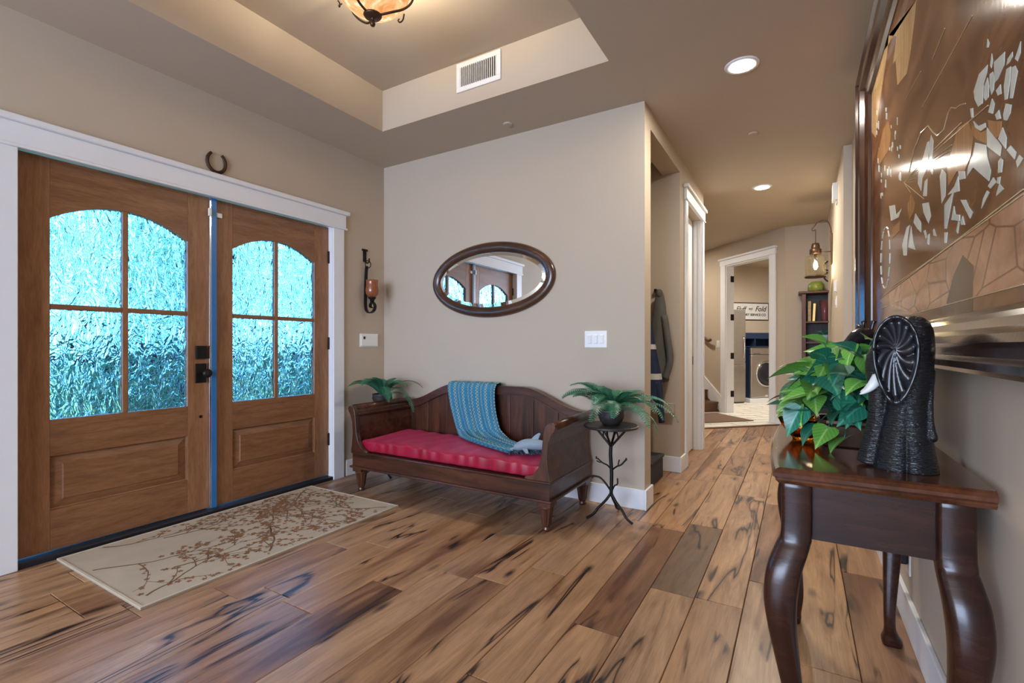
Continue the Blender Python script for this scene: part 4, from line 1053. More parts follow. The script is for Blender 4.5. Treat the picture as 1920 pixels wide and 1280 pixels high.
# sign
sg = thing('laundry_sign', AB(3.23, 2.885, 1.63), 'white and black Fluff and Fold laundry sign above the washer', 'sign')
dpart('border', 2.79, 3.67, 2.874, 2.889, 1.625, 1.995, 'sign_black', sg, 0.003)
dpart('board', 2.810, 3.650, 2.868, 2.878, 1.645, 1.975, 'sign_white', sg, 0.002)
def text(txt, a, z, size, shear, name):
    cu = bpy.data.curves.new(name, 'FONT'); cu.body = txt; cu.size = size; cu.shear = shear; cu.extrude = 0.001; cu.align_x = 'CENTER'
    cu.offset = 0.0015
    to = bpy.data.objects.new(name, cu); COL.objects.link(to)
    dg = bpy.context.evaluated_depsgraph_get()
    me = bpy.data.meshes.new_from_object(to.evaluated_get(dg)); bpy.data.objects.remove(to)
    R = Matrix((E1, Vector((0, 0, 1)), -E2)).transposed().to_4x4()
    me.transform(Matrix.Translation(AB(a, 2.866, z) - AB(3.23, 2.885, 1.63)) @ R)
    me.materials.clear(); me.materials.append(MATS['sign_black'])
    o = bpy.data.objects.new(name, me); COL.objects.link(o); o.parent = sg
    return o
text('Fluff', 2.975, 1.815, 0.135, 0.35, 'lettering')
text('and', 3.215, 1.848, 0.062, 0.2, 'lettering')
text('Fold', 3.455, 1.815, 0.150, 0.35, 'lettering')
text('LAUNDRY SERVICE CO', 3.23, 1.718, 0.070, 0.0, 'lettering')
MB().prism([AB(3.20, 2.866, 1.832), AB(3.26, 2.866, 1.832), AB(3.26, 2.866, 1.836), AB(3.20, 2.866, 1.836)], E2 * 0.001).build('rule', 'sign_black', sg)
# laundry ceiling lamp
t = thing('laundry_ceiling_lamp', AB(2.3, 1.2, 2.62), 'white flush dome lamp on the laundry room ceiling', 'ceiling light')
lc = AB(2.3, 1.2, 0)
MB().lathe([(0.17, 2.74), (0.17, 2.715), (0, 2.715)], lc, 32).build('rim', 'white', t)
emit('dome', (1.0, 0.93, 0.84), 5)
MB().lathe([(0.16, 2.714), (0.145, 2.67), (0.09, 2.635), (0, 2.62)], lc, 32).build('dome', 'dome', t, True)
area('laundry_lamp', (lc.x, lc.y, 2.60), (0, 0, 0), 0.3, 0.3, 60, (1.0, 0.92, 0.82), 'DISK')
for q in (AB(0.2, 1.6), Vector((1.3, 7.3, 0))):          # unseen fittings added to hold the stair and alcove fill lights
    MB().lathe([(0.062, -0.001), (0.066, -0.007), (0.092, -0.006), (0.095, 0.0)], (q.x, q.y, H), 24).build('fill_light_trim', 'white', ceil_o, True)
    MB().lathe([(0.0, -0.0085), (0.062, -0.0085), (0.062, -0.0075), (0, -0.0075)], (q.x, q.y, H), 24).build('fill_light_lens', 'lamp_disc', ceil_o)
area('stair_fill_light', tuple(AB(0.2, 1.6, H - 0.02)), (0, 0, 0), 0.12, 0.12, 22, (1.0, 0.90, 0.78), 'DISK')  # fill light added above the stairs, source out of view
area('alcove_fill_light', (1.3, 7.3, H - 0.02), (0, 0, 0), 0.12, 0.12, 8, (1.0, 0.90, 0.78), 'DISK')  # unseen fill light added to brighten the alcove

# ------------------------------------------------------------------ bookcase and what stands on it
KX0, KX1, KY0, KY1, KZ = 0.03, 0.80, 7.35, 7.65, 1.775
bc = thing('bookcase', ((KX0 + KX1) / 2, 7.5, 0), 'dark reddish wooden bookcase at the end of the hall', 'bookcase')
bx('side_panel', (KX0, KY0, 0), (KX0 + 0.045, KY1, KZ), 'case_wood', bc, 0.003)
bx('side_panel', (KX1 - 0.045, KY0, 0), (KX1, KY1, KZ), 'case_wood', bc, 0.003)
bx('back_panel', (KX0 + 0.045, KY1 - 0.015, 0.05), (KX1 - 0.045, KY1, KZ), 'case_back', bc)
bx('cornice', (KX0 - 0.04, KY0 - 0.035, KZ), (KX1 + 0.04, KY1, KZ + 0.03), 'case_wood', bc, 0.008)
bx('plinth', (KX0 + 0.045, KY0 + 0.01, 0), (KX1 - 0.045, KY0 + 0.03, 0.08), 'case_wood', bc)
SHZ = [0.08, 0.42, 0.78, 1.13, 1.395]
for z in SHZ: bx('shelf', (KX0 + 0.045, KY0 + 0.008, z), (KX1 - 0.045, KY1 - 0.015, z + 0.022), 'case_wood', bc, 0.002)
gz = KZ + 0.03
o = MB().lathe([(0, 0), (0.07, 0), (0.088, 0.02), (0.094, 0.06), (0.085, 0.10), (0.066, 0.118), (0.066, 0.128), (0.056, 0.128), (0.056, 0.11), (0, 0.10)], (0.19, 7.47, gz), 28, rf=lambda a, z: 1 + 0.02 * math.sin(14 * a + z * 90)).build('green_vase', 'green_ceramic', loc=(0.19, 7.47, gz), smooth=True)
tag(o, 'squat green textured vase on top of the bookcase', 'vase')
def book(x, z, w, h, d, mat, label, lean=0.0):
    M = Matrix.Translation((x, KY0 + 0.02 + d / 2, z)) @ Matrix.Rotation(lean, 4, 'Y')
    t = thing('book', (x, KY0 + 0.02 + d / 2, z), label, 'book', 'books on the top shelf')
    MB().box((-w / 2, -d / 2, 0), (w / 2, d / 2, h), M).build('cover', mat, t, bevel=0.002)
    MB().box((-w / 2 + 0.004, -d / 2 + 0.006, h - 0.004), (w / 2 - 0.004, d / 2 - 0.003, h + 0.001), M).build('pages', 'rug_cream', t)
book(0.115, 1.417, 0.035, 0.26, 0.16, 'paper_tan', 'tan upright book at the left end of the bookcase top shelf')
book(0.160, 1.417, 0.03, 0.23, 0.16, 'gold', 'golden upright book beside the tan one on the top shelf', 0.05)
o = MB().lathe([(0, 0), (0.035, 0), (0.040, 0.02), (0.046, 0.12), (0.062, 0.27), (0.058, 0.27), (0.042, 0.12), (0.034, 0.02), (0, 0.015)], (0.285, 7.47, 1.417), 20, rf=lambda a, z: 1 + 0.03 * math.cos(10 * a)).build('glass_vase', 'plum_glass', loc=(0.285, 7.47, 1.417), smooth=True)
tag(o, 'tall plum glass vase on the bookcase top shelf', 'vase')
t = thing('potted_succulent', (0.29, 7.47, 1.152), 'small green plant in a grey pot on the bookcase middle shelf', 'plant')
MB().lathe([(0, 0), (0.045, 0), (0.058, 0.09), (0.052, 0.09), (0, 0.08)], (0.29, 7.47, 1.152), 18).build('pot', 'stone_grey', t, True)
for k in range(14):
    a = k * 2.4; r = 0.03 + 0.02 * (k % 3)
    pts = [(0.29, 7.47, 1.23), (0.29 + r * math.cos(a), 7.47 + r * math.sin(a), 1.28), (0.29 + 1.8 * r * math.cos(a), 7.47 + 1.8 * r * math.sin(a), 1.285 + 0.01 * (k % 2))]
    MB().tube(smoothpath(pts, 3), [0.004, 0.007, 0.009, 0.010, 0.008, 0.005, 0.001], 6).build('leaf', 'fern_green', t, True)
t = thing('gold_figurine', (0.14, 7.45, 0.802), 'small gilded figurine on a lower bookcase shelf', 'figurine')
MB().lathe([(0, 0), (0.045, 0), (0.045, 0.02), (0.03, 0.03), (0.036, 0.09), (0.030, 0.14), (0.016, 0.16), (0, 0.162)], (0.14, 7.45, 0.802), 16).build('torso', 'gold', t, True)
MB().ball((0.14, 7.45, 0.985), (0.026, 0.026, 0.03)).build('head', 'gold', t, True)
MB().tube(smoothpath([(0.105, 7.44, 0.93), (0.085, 7.43, 0.89), (0.12, 7.41, 0.87)], 4), 0.010, 8).build('arm', 'gold', t, True)
# scroll ornament on the far wall, mostly behind the wall end
t = thing('wall_scroll', (0.36, 7.66, 2.0), 'dark iron scroll ornament on the far wall behind the lantern', 'wall decor')
MB().tube(smoothpath([(0.40, 7.655, 2.25), (0.30, 7.655, 2.20), (0.29, 7.655, 2.12), (0.35, 7.655, 2.10), (0.36, 7.655, 2.16), (0.33, 7.655, 2.15)], 5), 0.010, 7).build('upper_scroll', 'rust_iron', t, True)
MB().tube(smoothpath([(0.42, 7.655, 1.92), (0.32, 7.655, 1.96), (0.28, 7.655, 2.03), (0.33, 7.655, 2.07), (0.37, 7.655, 2.03)], 5), 0.010, 7).build('lower_scroll', 'rust_iron', t, True)

# ------------------------------------------------------------------ lantern sconce
LYn = 6.32
t = thing('wall_lantern', (XRH, LYn, 1.85), 'lit bronze wall lantern with clear glass cylinder in the hall', 'sconce')
bx('back_plate', (XRH - 0.018, LYn - 0.055, 1.99), (XRH, LYn + 0.055, 2.32), 'bronze', t, 0.005)
lx = 0.155
MB().tube(smoothpath([(XRH - 0.01, LYn, 2.26), (XRH - 0.02, LYn, 2.40), (0.25, LYn, 2.475), (0.18, LYn, 2.465), (lx - 0.02, LYn, 2.41), (lx - 0.035, LYn, 2.39), (lx - 0.02, LYn, 2.375), (lx, LYn, 2.385)], 5), 0.006, 7).build('arched_arm', 'bronze', t, True)
MB().tube([(XRH - 0.01, LYn, 2.13), (lx + 0.03, LYn, 2.13)], 0.005, 7).build('brace', 'bronze', t, True)
MB().tube(smoothpath([(lx - 0.002, LYn, 2.385), (lx, LYn, 2.32), (lx, LYn, 2.23)], 3), 0.006, 6).build('hanger', 'bronze', t, True)
MB().lathe([(0.0, 2.235), (0.035, 2.232), (0.042, 2.20), (0.042, 2.175), (0.058, 2.165), (0.058, 2.115), (0, 2.115)], (lx, LYn, 0), 24).build('cap', 'bronze', t, True)
MB().lathe([(0.060, 2.10), (0.098, 2.085), (0.100, 2.07), (0.100, 1.868)], (lx, LYn, 0), 32).build('glass_cylinder', 'lantern_glass', t, True)
MB().lathe([(0.097, 1.872), (0.104, 1.872), (0.104, 1.856), (0.097, 1.856)], (lx, LYn, 0), 32).build('base_ring', 'bronze', t, True)
MB().box((lx - 0.098, LYn - 0.004, 1.858), (lx + 0.098, LYn + 0.004, 1.864)).build('base_bar', 'bronze', t)
MB().ball((lx, LYn, 1.99), (0.02, 0.02, 0.05)).build('bulb', 'bulb', t, True)
MB().lathe([(0.012, 2.115), (0.012, 2.04), (0, 2.04)], (lx, LYn, 0), 10).build('socket', 'bronze', t)
pl = bpy.data.lights.new('lantern_bulb', 'POINT'); pl.energy = 5; pl.color = (1.0, 0.84, 0.6); pl.shadow_soft_size = 0.03
po = bpy.data.objects.new('lantern_bulb', pl); COL.objects.link(po); po.location = (lx, LYn, 1.93)

# ------------------------------------------------------------------ console table
TZt = 0.802
ct = thing('console_table', (0.14, 1.82, 0), 'dark polished console table with cabriole legs along the picture wall', 'table')
TX0_, TX1_, TYa, TYb = -0.056, 0.348, 1.345, 2.29
def tabletop():
    nY = 24; ed = []
    for i in range(nY + 1):
        y = TYa + (TYb - TYa) * i / nY; s = (i / nY) * 2 - 1
        ed.append((TX0_ - 0.020 * (1 - s * s) + 0.0, y))
    def outline(ins, z):
        o = [(x + ins, min(max(y, TYa + ins), TYb - ins), z) for x, y in ed]
        return o + [(TX1_, TYb - ins, z), (TX1_, TYa + ins, z)]
    lv = [(0.020, TZt - 0.040), (0.012, TZt - 0.038), (0.006, TZt - 0.030), (0.008, TZt - 0.026), (0.0, TZt - 0.020), (0.0, TZt - 0.012), (0.006, TZt - 0.004), (0.014, TZt)]
    vs = [p for l in lv for p in outline(*l)]; n = nY + 3
    fs = [(i * n + j, i * n + (j + 1) % n, (i + 1) * n + (j + 1) % n, (i + 1) * n + j) for i in range(len(lv) - 1) for j in range(n)]
    fs += [tuple(range(n))[::-1], tuple(range((len(lv) - 1) * n, len(lv) * n))]
    return MB().add(vs, fs).build('top', 'table_top_wood', ct)
tabletop()
ap0, ap1 = 0.625, TZt - 0.040
bx('end_apron', (0.015, TYa + 0.052, ap0), (0.30, TYa + 0.075, ap1), 'table_wood', ct)
bx('end_apron', (0.015, TYb - 0.075, ap0), (0.30, TYb - 0.052, ap1), 'table_wood', ct)
bx('rear_apron', (0.305, TYa + 0.09, ap0), (0.325, TYb - 0.09, ap1), 'table_wood', ct)
fa = MB(); nf = 30
fp = []
for i in range(nf + 1):
    y = TYa + 0.085 + (TYb - TYa - 0.17) * i / nf; s = i / nf * 2 - 1
    fp.append((-0.012 - 0.018 * (1 - s * s), y, ap0 + 0.06 - 0.055 * abs(math.sin(s * PI * 1.5))))
vs = []
for x, y, z in fp: vs += [(x, y, z), (x, y, ap1), (x + 0.02, y, ap1), (x + 0.02, y, z)]
fa.add(vs, [(i * 4 + j, i * 4 + (j + 1) % 4, i * 4 + 4 + (j + 1) % 4, i * 4 + 4 + j) for i in range(nf) for j in range(4)] + [(0, 1, 2, 3), tuple(range(4 * nf, 4 * nf + 4))]).build('front_apron', 'table_wood', ct)
def cab_leg(x, y, dx, dy):
    # square block above, then a cabriole sweep out along (dx,dy)
    keys = [(0.775, 0.0, 0.034), (0.64, 0.0, 0.034), (0.60, 0.012, 0.037), (0.55, 0.034, 0.039), (0.48, 0.046, 0.037), (0.40, 0.040, 0.032), (0.30, 0.022, 0.026), (0.20, 0.004, 0.021), (0.12, -0.004, 0.018), (0.07, 0.002, 0.018), (0.04, 0.014, 0.024), (0.018, 0.024, 0.032), (0.0, 0.026, 0.030)]
    P = smoothpath([(x + dx * o, y + dy * o, z) for z, o, r in keys], 4)
    Rr = smoothpath([(r, 0, 0) for z, o, r in keys], 4)
    n = 16; vs = []
    for p, r in zip(P, Rr):
        e = 0.35 if p.z > 0.62 else 0.62
        for j in range(n):
            a = 2 * PI * j / n + PI / 4 * 0
            c, s = math.cos(a), math.sin(a)
            vs.append((p.x + r.x * math.copysign(abs(c) ** e, c), p.y + r.x * math.copysign(abs(s) ** e, s), p.z))
    k = len(P)
    fs = [(i * n + j, i * n + (j + 1) % n, (i + 1) * n + (j + 1) % n, (i + 1) * n + j) for i in range(k - 1) for j in range(n)] + [tuple(range(n)), tuple(range((k - 1) * n, k * n))[::-1]]
    return MB().add(vs, fs).build('leg', 'table_wood', ct, True)
cab_leg(-0.006, TYa + 0.062, -0.75, -0.75); cab_leg(0.292, TYa + 0.062, 0.35, -1.0)
cab_leg(-0.006, TYb - 0.062, -0.75, 0.75); cab_leg(0.285, TYb - 0.062, 0.35, 1.0)

# ------------------------------------------------------------------ elephant carving (faces the doors)
EX, EY = 0.222, 1.50
el = thing('elephant_statue', (EX, EY, TZt), 'tall black carved elephant with fanned ear on the console table', 'statue')
el.rotation_euler = (0, 0, 0)
fx = Vector((-0.96, 0.10, 0)).normalized()      # the way the elephant faces
fy = Vector((0, 0, 1)).cross(fx)
def EP(f, s, z): return Vector((EX, EY, TZt)) + fx * f * 0.80 + fy * s + Vector((0, 0, z))
eb = MB()
KEY = [(0.0, 0.0, 0.086, 0.070), (0.02, 0.0, 0.082, 0.067), (0.08, 0.0, 0.069, 0.058), (0.14, -0.004, 0.057, 0.050), (0.20, -0.010, 0.053, 0.047), (0.25, -0.014, 0.053, 0.048), (0.30, -0.016, 0.053, 0.046), (0.340, -0.018, 0.046, 0.038), (0.362, -0.018, 0.030, 0.026), (0.371, -0.018, 0.008, 0.007)]
KP = smoothpath([(k[1], k[2], k[3]) for k in KEY], 5); KZ_ = smoothpath([(k[0], 0, 0) for k in KEY], 5)
def ebody(u, v):
    i = min(int(v * (len(KP) - 1)), len(KP) - 2); q = v * (len(KP) - 1) - i
    c, z = KP[i].lerp(KP[i + 1], q), KZ_[i].lerp(KZ_[i + 1], q).x
    a = 2 * PI * u
    lobe = max(0.0, 1 - z / 0.20) ** 0.7
    k = 1 - 0.20 * lobe * (1 - abs(math.sin(2 * a + 0.0)) ** 0.5)
    return EP(c.x + c.y * math.cos(a) * k, c.z * math.sin(a) * k, z)
NU, NV = 72, 60
vs = [ebody(i / NU, j / NV) for j in range(NV + 1) for i in range(NU)]
fs = [(j * NU + i, j * NU + (i + 1) % NU, (j + 1) * NU + (i + 1) % NU, (j + 1) * NU + i) for j in range(NV) for i in range(NU)] + [tuple(range(NU))[::-1], tuple(range(NV * NU, NV * NU + NU))]
eb.add(vs, fs)
eb.ball(EP(0.022, 0, 0.285), (0.046, 0.040, 0.060), 18, 12)
eb.tube(smoothpath([EP(0.046, 0, 0.29), EP(0.066, 0, 0.25), EP(0.064, 0, 0.19), EP(0.066, 0, 0.12), EP(0.080, 0, 0.05), EP(0.090, 0, 0.003)], 3), [0.032, 0.031, 0.030, 0.028, 0.026, 0.024, 0.023, 0.022, 0.022, 0.022, 0.022, 0.023, 0.024, 0.025, 0.026, 0.026], 14)
eb.tube(smoothpath([EP(-0.062, 0.014, 0.24), EP(-0.056, 0.026, 0.17), EP(-0.058, 0.034, 0.10), EP(-0.064, 0.038, 0.075)], 3), [0.006] * 6 + [0.008, 0.010, 0.009, 0.003], 8)
ebo = eb.build('body', 'carving', el, True)
rm = ebo.modifiers.new('fuse', 'REMESH'); rm.mode = 'VOXEL'; rm.voxel_size = 0.003; rm.use_smooth_shade = True
sm = ebo.modifiers.new('soft', 'SMOOTH'); sm.factor = 0.5; sm.iterations = 3
for sgn in (1, -1):
    def ear(u, v, sgn=sgn):
        a = 2 * PI * u; r = v
        ca, sa = math.cos(a), math.sin(a)
        px_ = 0.056 * r * ca; pz = 0.080 * r * sa
        if sa < 0: pz *= 1.65; px_ *= (1 - 0.22 * abs(sa) ** 2)
        ridge = 0.0042 * math.sin(15 * (a + 0.55 * r)) * min(1, r * 1.8) * (1 if r < 0.9 else 0.1)
        rim = 0.010 if r > 0.93 else 0.0
        cup = 0.010 * r * r + rim
        return EP(0.026 + px_, sgn * (0.050 + cup + ridge), 0.290 + pz)
    eo = MB().grid(ear, 120, 16).build('ear', 'carving_smooth', el, True)
    so = eo.modifiers.new('thick', 'SOLIDIFY'); so.thickness = 0.006; so.offset = -1
    MB().tube(smoothpath([EP(0.066, sgn * 0.026, 0.222), EP(0.078, sgn * 0.034, 0.204), EP(0.094, sgn * 0.038, 0.188), EP(0.112, sgn * 0.040, 0.178)], 4), [0.013, 0.0128, 0.0125, 0.012, 0.0115, 0.0105, 0.0095, 0.008, 0.0065, 0.005, 0.004, 0.0025, 0.001], 10).build('tusk', 'ivory', el, True)
    MB().ball(EP(0.058, sgn * 0.034, 0.290), 0.006, 10, 7).build('eye', 'carving_smooth', el, True)

# ------------------------------------------------------------------ giraffe carving behind the plant
GX, GY = 0.198, 1.99
gi = thing('giraffe_statue', (GX, GY, TZt), 'dark carved giraffe with horned head behind the trailing plant', 'statue')
gx_ = Vector((-0.75, -0.65, 0)).normalized(); gy_ = Vector((0, 0, 1)).cross(gx_)
def GP(f, s, z): return Vector((GX, GY, TZt)) + gx_ * f + gy_ * s + Vector((0, 0, z))
gb = MB()
for (f, s) in ((0.03, 0.026), (0.03, -0.026), (-0.04, 0.026), (-0.04, -0.026)):
    gb.tube(smoothpath([GP(f * 1.2, s * 1.2, 0), GP(f, s, 0.08), GP(f * 0.7, s * 0.7, 0.15)], 3), [0.022, 0.020, 0.019, 0.019, 0.020, 0.022, 0.024], 10)
gb.ball(GP(-0.005, 0, 0.16), (0.055, 0.045, 0.05), 16, 10)
gb.tube(smoothpath([GP(0.0, 0, 0.18), GP(0.015, 0, 0.24), GP(0.015, 0, 0.29), GP(0.012, 0, 0.325)], 3), [0.042, 0.040, 0.038, 0.036, 0.034, 0.033, 0.033, 0.034, 0.034, 0.030], 14)
gb.tube(smoothpath([GP(-0.015, 0, 0.325), GP(0.03, 0, 0.325), GP(0.065, 0, 0.305), GP(0.085, 0, 0.292)], 3), [0.024, 0.030, 0.033, 0.032, 0.030, 0.027, 0.024, 0.022, 0.021, 0.014], 12)
gbo = gb.build('body', 'carving_smooth', gi, True)
rm = gbo.modifiers.new('fuse', 'REMESH'); rm.mode = 'VOXEL'; rm.voxel_size = 0.004; rm.use_smooth_shade = True
for sgn in (1, -1):
    MB().tube(smoothpath([GP(0.005, sgn * 0.014, 0.345), GP(0.002, sgn * 0.017, 0.365), GP(-0.002, sgn * 0.019, 0.380)], 3), [0.007, 0.006, 0.0055, 0.0055, 0.006, 0.008, 0.008], 8).build('horn', 'carving_smooth', gi, True)
    MB().tube(smoothpath([GP(-0.012, sgn * 0.026, 0.340), GP(-0.018, sgn * 0.045, 0.355), GP(-0.020, sgn * 0.060, 0.372)], 3), [0.006, 0.010, 0.013, 0.014, 0.012, 0.008, 0.002], 8).build('ear', 'carving_smooth', gi, True)
for k in range(16):
    a = k * 2.399; z = 0.20 + 0.13 * (k / 16); r = 0.040 - 0.007 * (k / 16)
    c = GP(0.010 + r * math.cos(a), r * math.sin(a), z); nr = (gx_ * math.cos(a) + gy_ * math.sin(a)); ux = Vector((0, 0, 1)); vx = nr.cross(ux)
    ring = [c + nr * 0.001 + (ux * math.cos(2 * PI * j / 10) + vx * math.sin(2 * PI * j / 10)) * 0.009 for j in range(11)]
    MB().tube(ring, 0.0011, 5).build('spot_outline', 'ivory', gi, True)

# ------------------------------------------------------------------ amber bowl
AXb, AYb = 0.010, 1.80
o = MB().lathe([(0, 0.0), (0.028, 0.0), (0.030, 0.006), (0.042, 0.022), (0.054, 0.045), (0.062, 0.068), (0.057, 0.068), (0.047, 0.045), (0.036, 0.025), (0.02, 0.013), (0, 0.012)], (AXb, AYb, TZt), 60,
               rf=lambda a, z: 1 + (0.16 * math.cos(6 * a) * min(1, max(0, z - 0.008) / 0.05))).build('amber_bowl', 'amber_glass', loc=(AXb, AYb, TZt), smooth=True)
tag(o, 'petal-shaped amber glass bowl at the table end', 'bowl')

# ------------------------------------------------------------------ pothos in a bronze planter
PXc, PYc = 0.130, 1.78
po_ = thing('potted_pothos', (PXc, PYc, TZt), 'trailing green heart-leaf plant in a low bronze planter on the console', 'plant')
pr = [(0.075, 0.0), (0.080, 0.004), (0.092, 0.062), (0.098, 0.070), (0.098, 0.078), (0.088, 0.078), (0.084, 0.06), (0, 0.058)]
def sqf(a, z): c, s = abs(math.cos(a)), abs(math.sin(a)); return min(1.25, 1 / max(c, s)) * (1.0 if c > s else 1.0)
MB().lathe([(0, 0)] + pr, (PXc, PYc, TZt), 40, rf=lambda a, z: sqf(a, z) * 0.86).build('planter', 'bronze', po_, False)
def heart(seed, pale=False):
    r_ = random.Random(seed); mb = MB()
    L, Wd = 0.078, 0.033
    prof = [(-0.10, 0.0), (-0.13, 0.45), (-0.05, 0.82), (0.10, 1.0), (0.28, 0.96), (0.48, 0.74), (0.68, 0.44), (0.86, 0.17), (1.0, 0.0)]
    def pt(t, w, sgn):
        z = 0.22 * w * Wd - 0.5 * max(0, t - 0.3) ** 2 * L * 0.7
        return (t * L, sgn * w * Wd, z)
    mid = [(max(0, t) * L * 1.0 if i else 0.0, 0, -0.5 * max(0, t - 0.3) ** 2 * L * 0.7) for i, (t, w) in enumerate(prof)]
    n = len(prof)
    for sgn in (1, -1):
        vs = mid + [pt(t, w, sgn) for t, w in prof]
        fs = [((i, i + 1, n + i + 1, n + i) if sgn > 0 else (n + i, n + i + 1, i + 1, i)) for i in range(n - 1)]
        mb.add(vs, fs)
    return mb
LMS = []
for nm in ('pothos_bright', 'pothos_dark'):
    o = heart(1).build('leaf', nm, None, True); LMS.append(o.data); bpy.data.objects.remove(o)
rl = random.Random(21)
stems = MB()
root = Vector((PXc, PYc, TZt + 0.08))
def add_leaf(p, n_dir, roll, size, k):
    """p base of blade, n_dir the way the tip points"""
    o = bpy.data.objects.new('leaf', LMS[k]); COL.objects.link(o); o.parent = po_
    o.location = p - Vector((PXc, PYc, TZt))
    q = n_dir.to_track_quat('X', 'Z')
    o.rotation_euler = (q @ Matrix.Rotation(roll, 3, 'X').to_quaternion()).to_euler()
    o.scale = (size,) * 3
    mid = root.lerp(p, 0.5) + Vector((0, 0, 0.03))
    stems.tube(smoothpath([root + Vector((rl.uniform(-.04, .04), rl.uniform(-.04, .04), -0.02)), mid, p], 3), 0.0016, 5)
for i in range(125):
    # a loose dome that leans toward the hall side
    az = rl.uniform(0, 2 * PI); elv = math.asin(rl.uniform(-0.05, 1.0)); R_ = rl.uniform(0.55, 1.0)
    p = root + Vector((-0.004 + 0.15 * R_ * math.cos(elv) * math.cos(az), 0.0 + 0.18 * R_ * math.cos(elv) * math.sin(az), 0.02 + 0.235 * R_ * math.sin(elv)))
    if p.x > 0.20: p.x = 0.20 - rl.uniform(0, 0.05)
    if (p - Vector((EX, EY, p.z))).length < 0.135: continue
    if (p - Vector((GX, GY, p.z))).length < 0.09: continue
    d = Vector((math.cos(az) * 0.5 - 0.2 + rl.uniform(-0.7, 0.7), math.sin(az) * 0.5 - 0.25 + rl.uniform(-0.7, 0.7), rl.uniform(-0.9, 0.45))).normalized()
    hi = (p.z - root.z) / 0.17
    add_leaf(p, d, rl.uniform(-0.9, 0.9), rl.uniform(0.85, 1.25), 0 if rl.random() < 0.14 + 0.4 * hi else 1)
# trailing runners toward the bowl and over the planter's edge
for (dx, dy, dz, tx, ty, tz, s, k) in ((-0.155, 0.10, 0.055, -0.9, 0.2, -0.25, 1.05, 1), (-0.10, 0.03, -0.005, -0.7, -0.3, -0.7, 1.0, 1), (-0.135, 0.03, 0.02, -0.8, -0.3, -0.35, 0.95, 0), (-0.06, -0.12, -0.02, -0.35, -0.6, -0.5, 1.0, 0),
                                  (0.0, -0.13, 0.0, 0.3, -0.7, 0.25, 1.0, 1), (-0.02, -0.115, -0.045, -0.5, -0.7, -0.3, 1.0, 0), (-0.09, -0.08, -0.02, -0.5, -0.6, -0.6, 1.0, 1), (-0.12, -0.02, 0.05, -0.8, -0.3, 0.1, 0.9, 0),
                                  (-0.10, 0.06, 0.11, -0.8, 0.1, 0.3, 0.9, 0), (-0.06, 0.09, 0.16, -0.5, 0.3, 0.5, 0.85, 1), (0.02, 0.10, 0.18, -0.7, -0.2, 0.4, 0.9, 0)):
    add_leaf(root + Vector((dx, dy, dz)), Vector((tx, ty, tz)).normalized(), rl.uniform(-0.4, 0.4), s, k)
stems.build('stems', 'pothos_dark', po_, True)

# ------------------------------------------------------------------ framed marquetry picture
PF = 0.352                       # plane of the picture surface
pic = thing('framed_picture', (XR, 2.0, 1.04), 'large lacquered wood picture of white carriage horses in a dark frame', 'picture')
PY0, PY1, PZ0, PZ1 = 0.35, 3.52, 1.044, 2.655
FW = 0.135
bx('panel', (PF, PY0 + FW - 0.01, PZ0 + FW - 0.01), (XR - 0.002, PY1 - FW + 0.01, PZ1 - FW + 0.01), 'lacquer', pic)
# moulded frame: section (inset, x)
FO = 0.285                       # how far the outer lip of the frame comes into the room
sec = [(0.0, XR - 0.002), (0.0, FO + 0.01), (0.010, FO), (0.024, FO), (0.034, FO + 0.014), (0.052, FO + 0.016), (0.062, FO + 0.010), (0.078, FO + 0.016), (0.092, FO + 0.038), (0.110, FO + 0.042), (0.122, FO + 0.050), (0.135, PF - 0.004), (0.135, XR - 0.002)]
def mould(side):
    vs = []; k = len(sec)
    for end in (0, 1):
        for ins, x in sec:
            if side == 'top': vs.append((x, (PY0 + ins) if end == 0 else (PY1 - ins), PZ1 - ins))
            if side == 'bottom': vs.append((x, (PY0 + ins) if end == 0 else (PY1 - ins), PZ0 + ins))
            if side == 'far': vs.append((x, PY1 - ins, (PZ0 + ins) if end == 0 else (PZ1 - ins)))
            if side == 'near': vs.append((x, PY0 + ins, (PZ0 + ins) if end == 0 else (PZ1 - ins)))
    fs = [(i, (i + 1) % k, k + (i + 1) % k, k + i) for i in range(k)] + [tuple(range(k)), tuple(range(k, 2 * k))]
    MB().add(vs, fs).build('frame_moulding', 'frame_wood', pic)
for s_ in ('top', 'bottom', 'far', 'near'): mould(s_)
iy0, iy1, iz0, iz1 = PY0 + FW, PY1 - FW, PZ0 + FW, PZ1 - FW
def C3(p): return (1610 + p[0] * 0.16146, p[1] * 0.16146)
def C4(p): return (1610 + p[0] * 0.2343, 180 + p[1] * 0.2343)
def C2(p): return (1580 + p[0] * 0.297, 350 + p[1] * 0.297)
def clampP(v): return Vector((v.x, min(max(v.y, iy0 + 0.002), iy1 - 0.002), min(max(v.z, iz0 + 0.002), iz1 - 0.002)))
HGT = [0]
def inlay(name, poly, cf, mat):
    HGT[0] += 1
    h = 0.0006 + 0.00002 * (HGT[0] % 40)
    if mat == 'lac_tan' or mat == 'lac_copper' or mat == 'lac_dark': h = 0.0003 + 0.00004 * (HGT[0] % 5)
    pts = [clampP(on_x(*cf(p), PF)) for p in poly]
    MB().prism(pts, (-h, 0, 0)).build(name, mat, pic)
def line(name, poly, cf, mat, w=0.0022):
    pts = [clampP(on_x(*cf(p), PF - 0.0005)) for p in poly]
    MB().tube(pts, w, 5).build(name, mat, pic)
inlay('sky_veneer', [(300, 0), (670, 0), (640, 300), (600, 620), (560, 850), (450, 990), (430, 700), (520, 560), (400, 740), (440, 420), (350, 400), (330, 620), (240, 1239), (200, 1600), (60, 1800), (60, 1239), (90, 1000)], C3, 'lac_tan')
inlay('ground_veneer', [(230, 720), (1145, 30), (1145, 610), (430, 800)], C2, 'lac_copper')
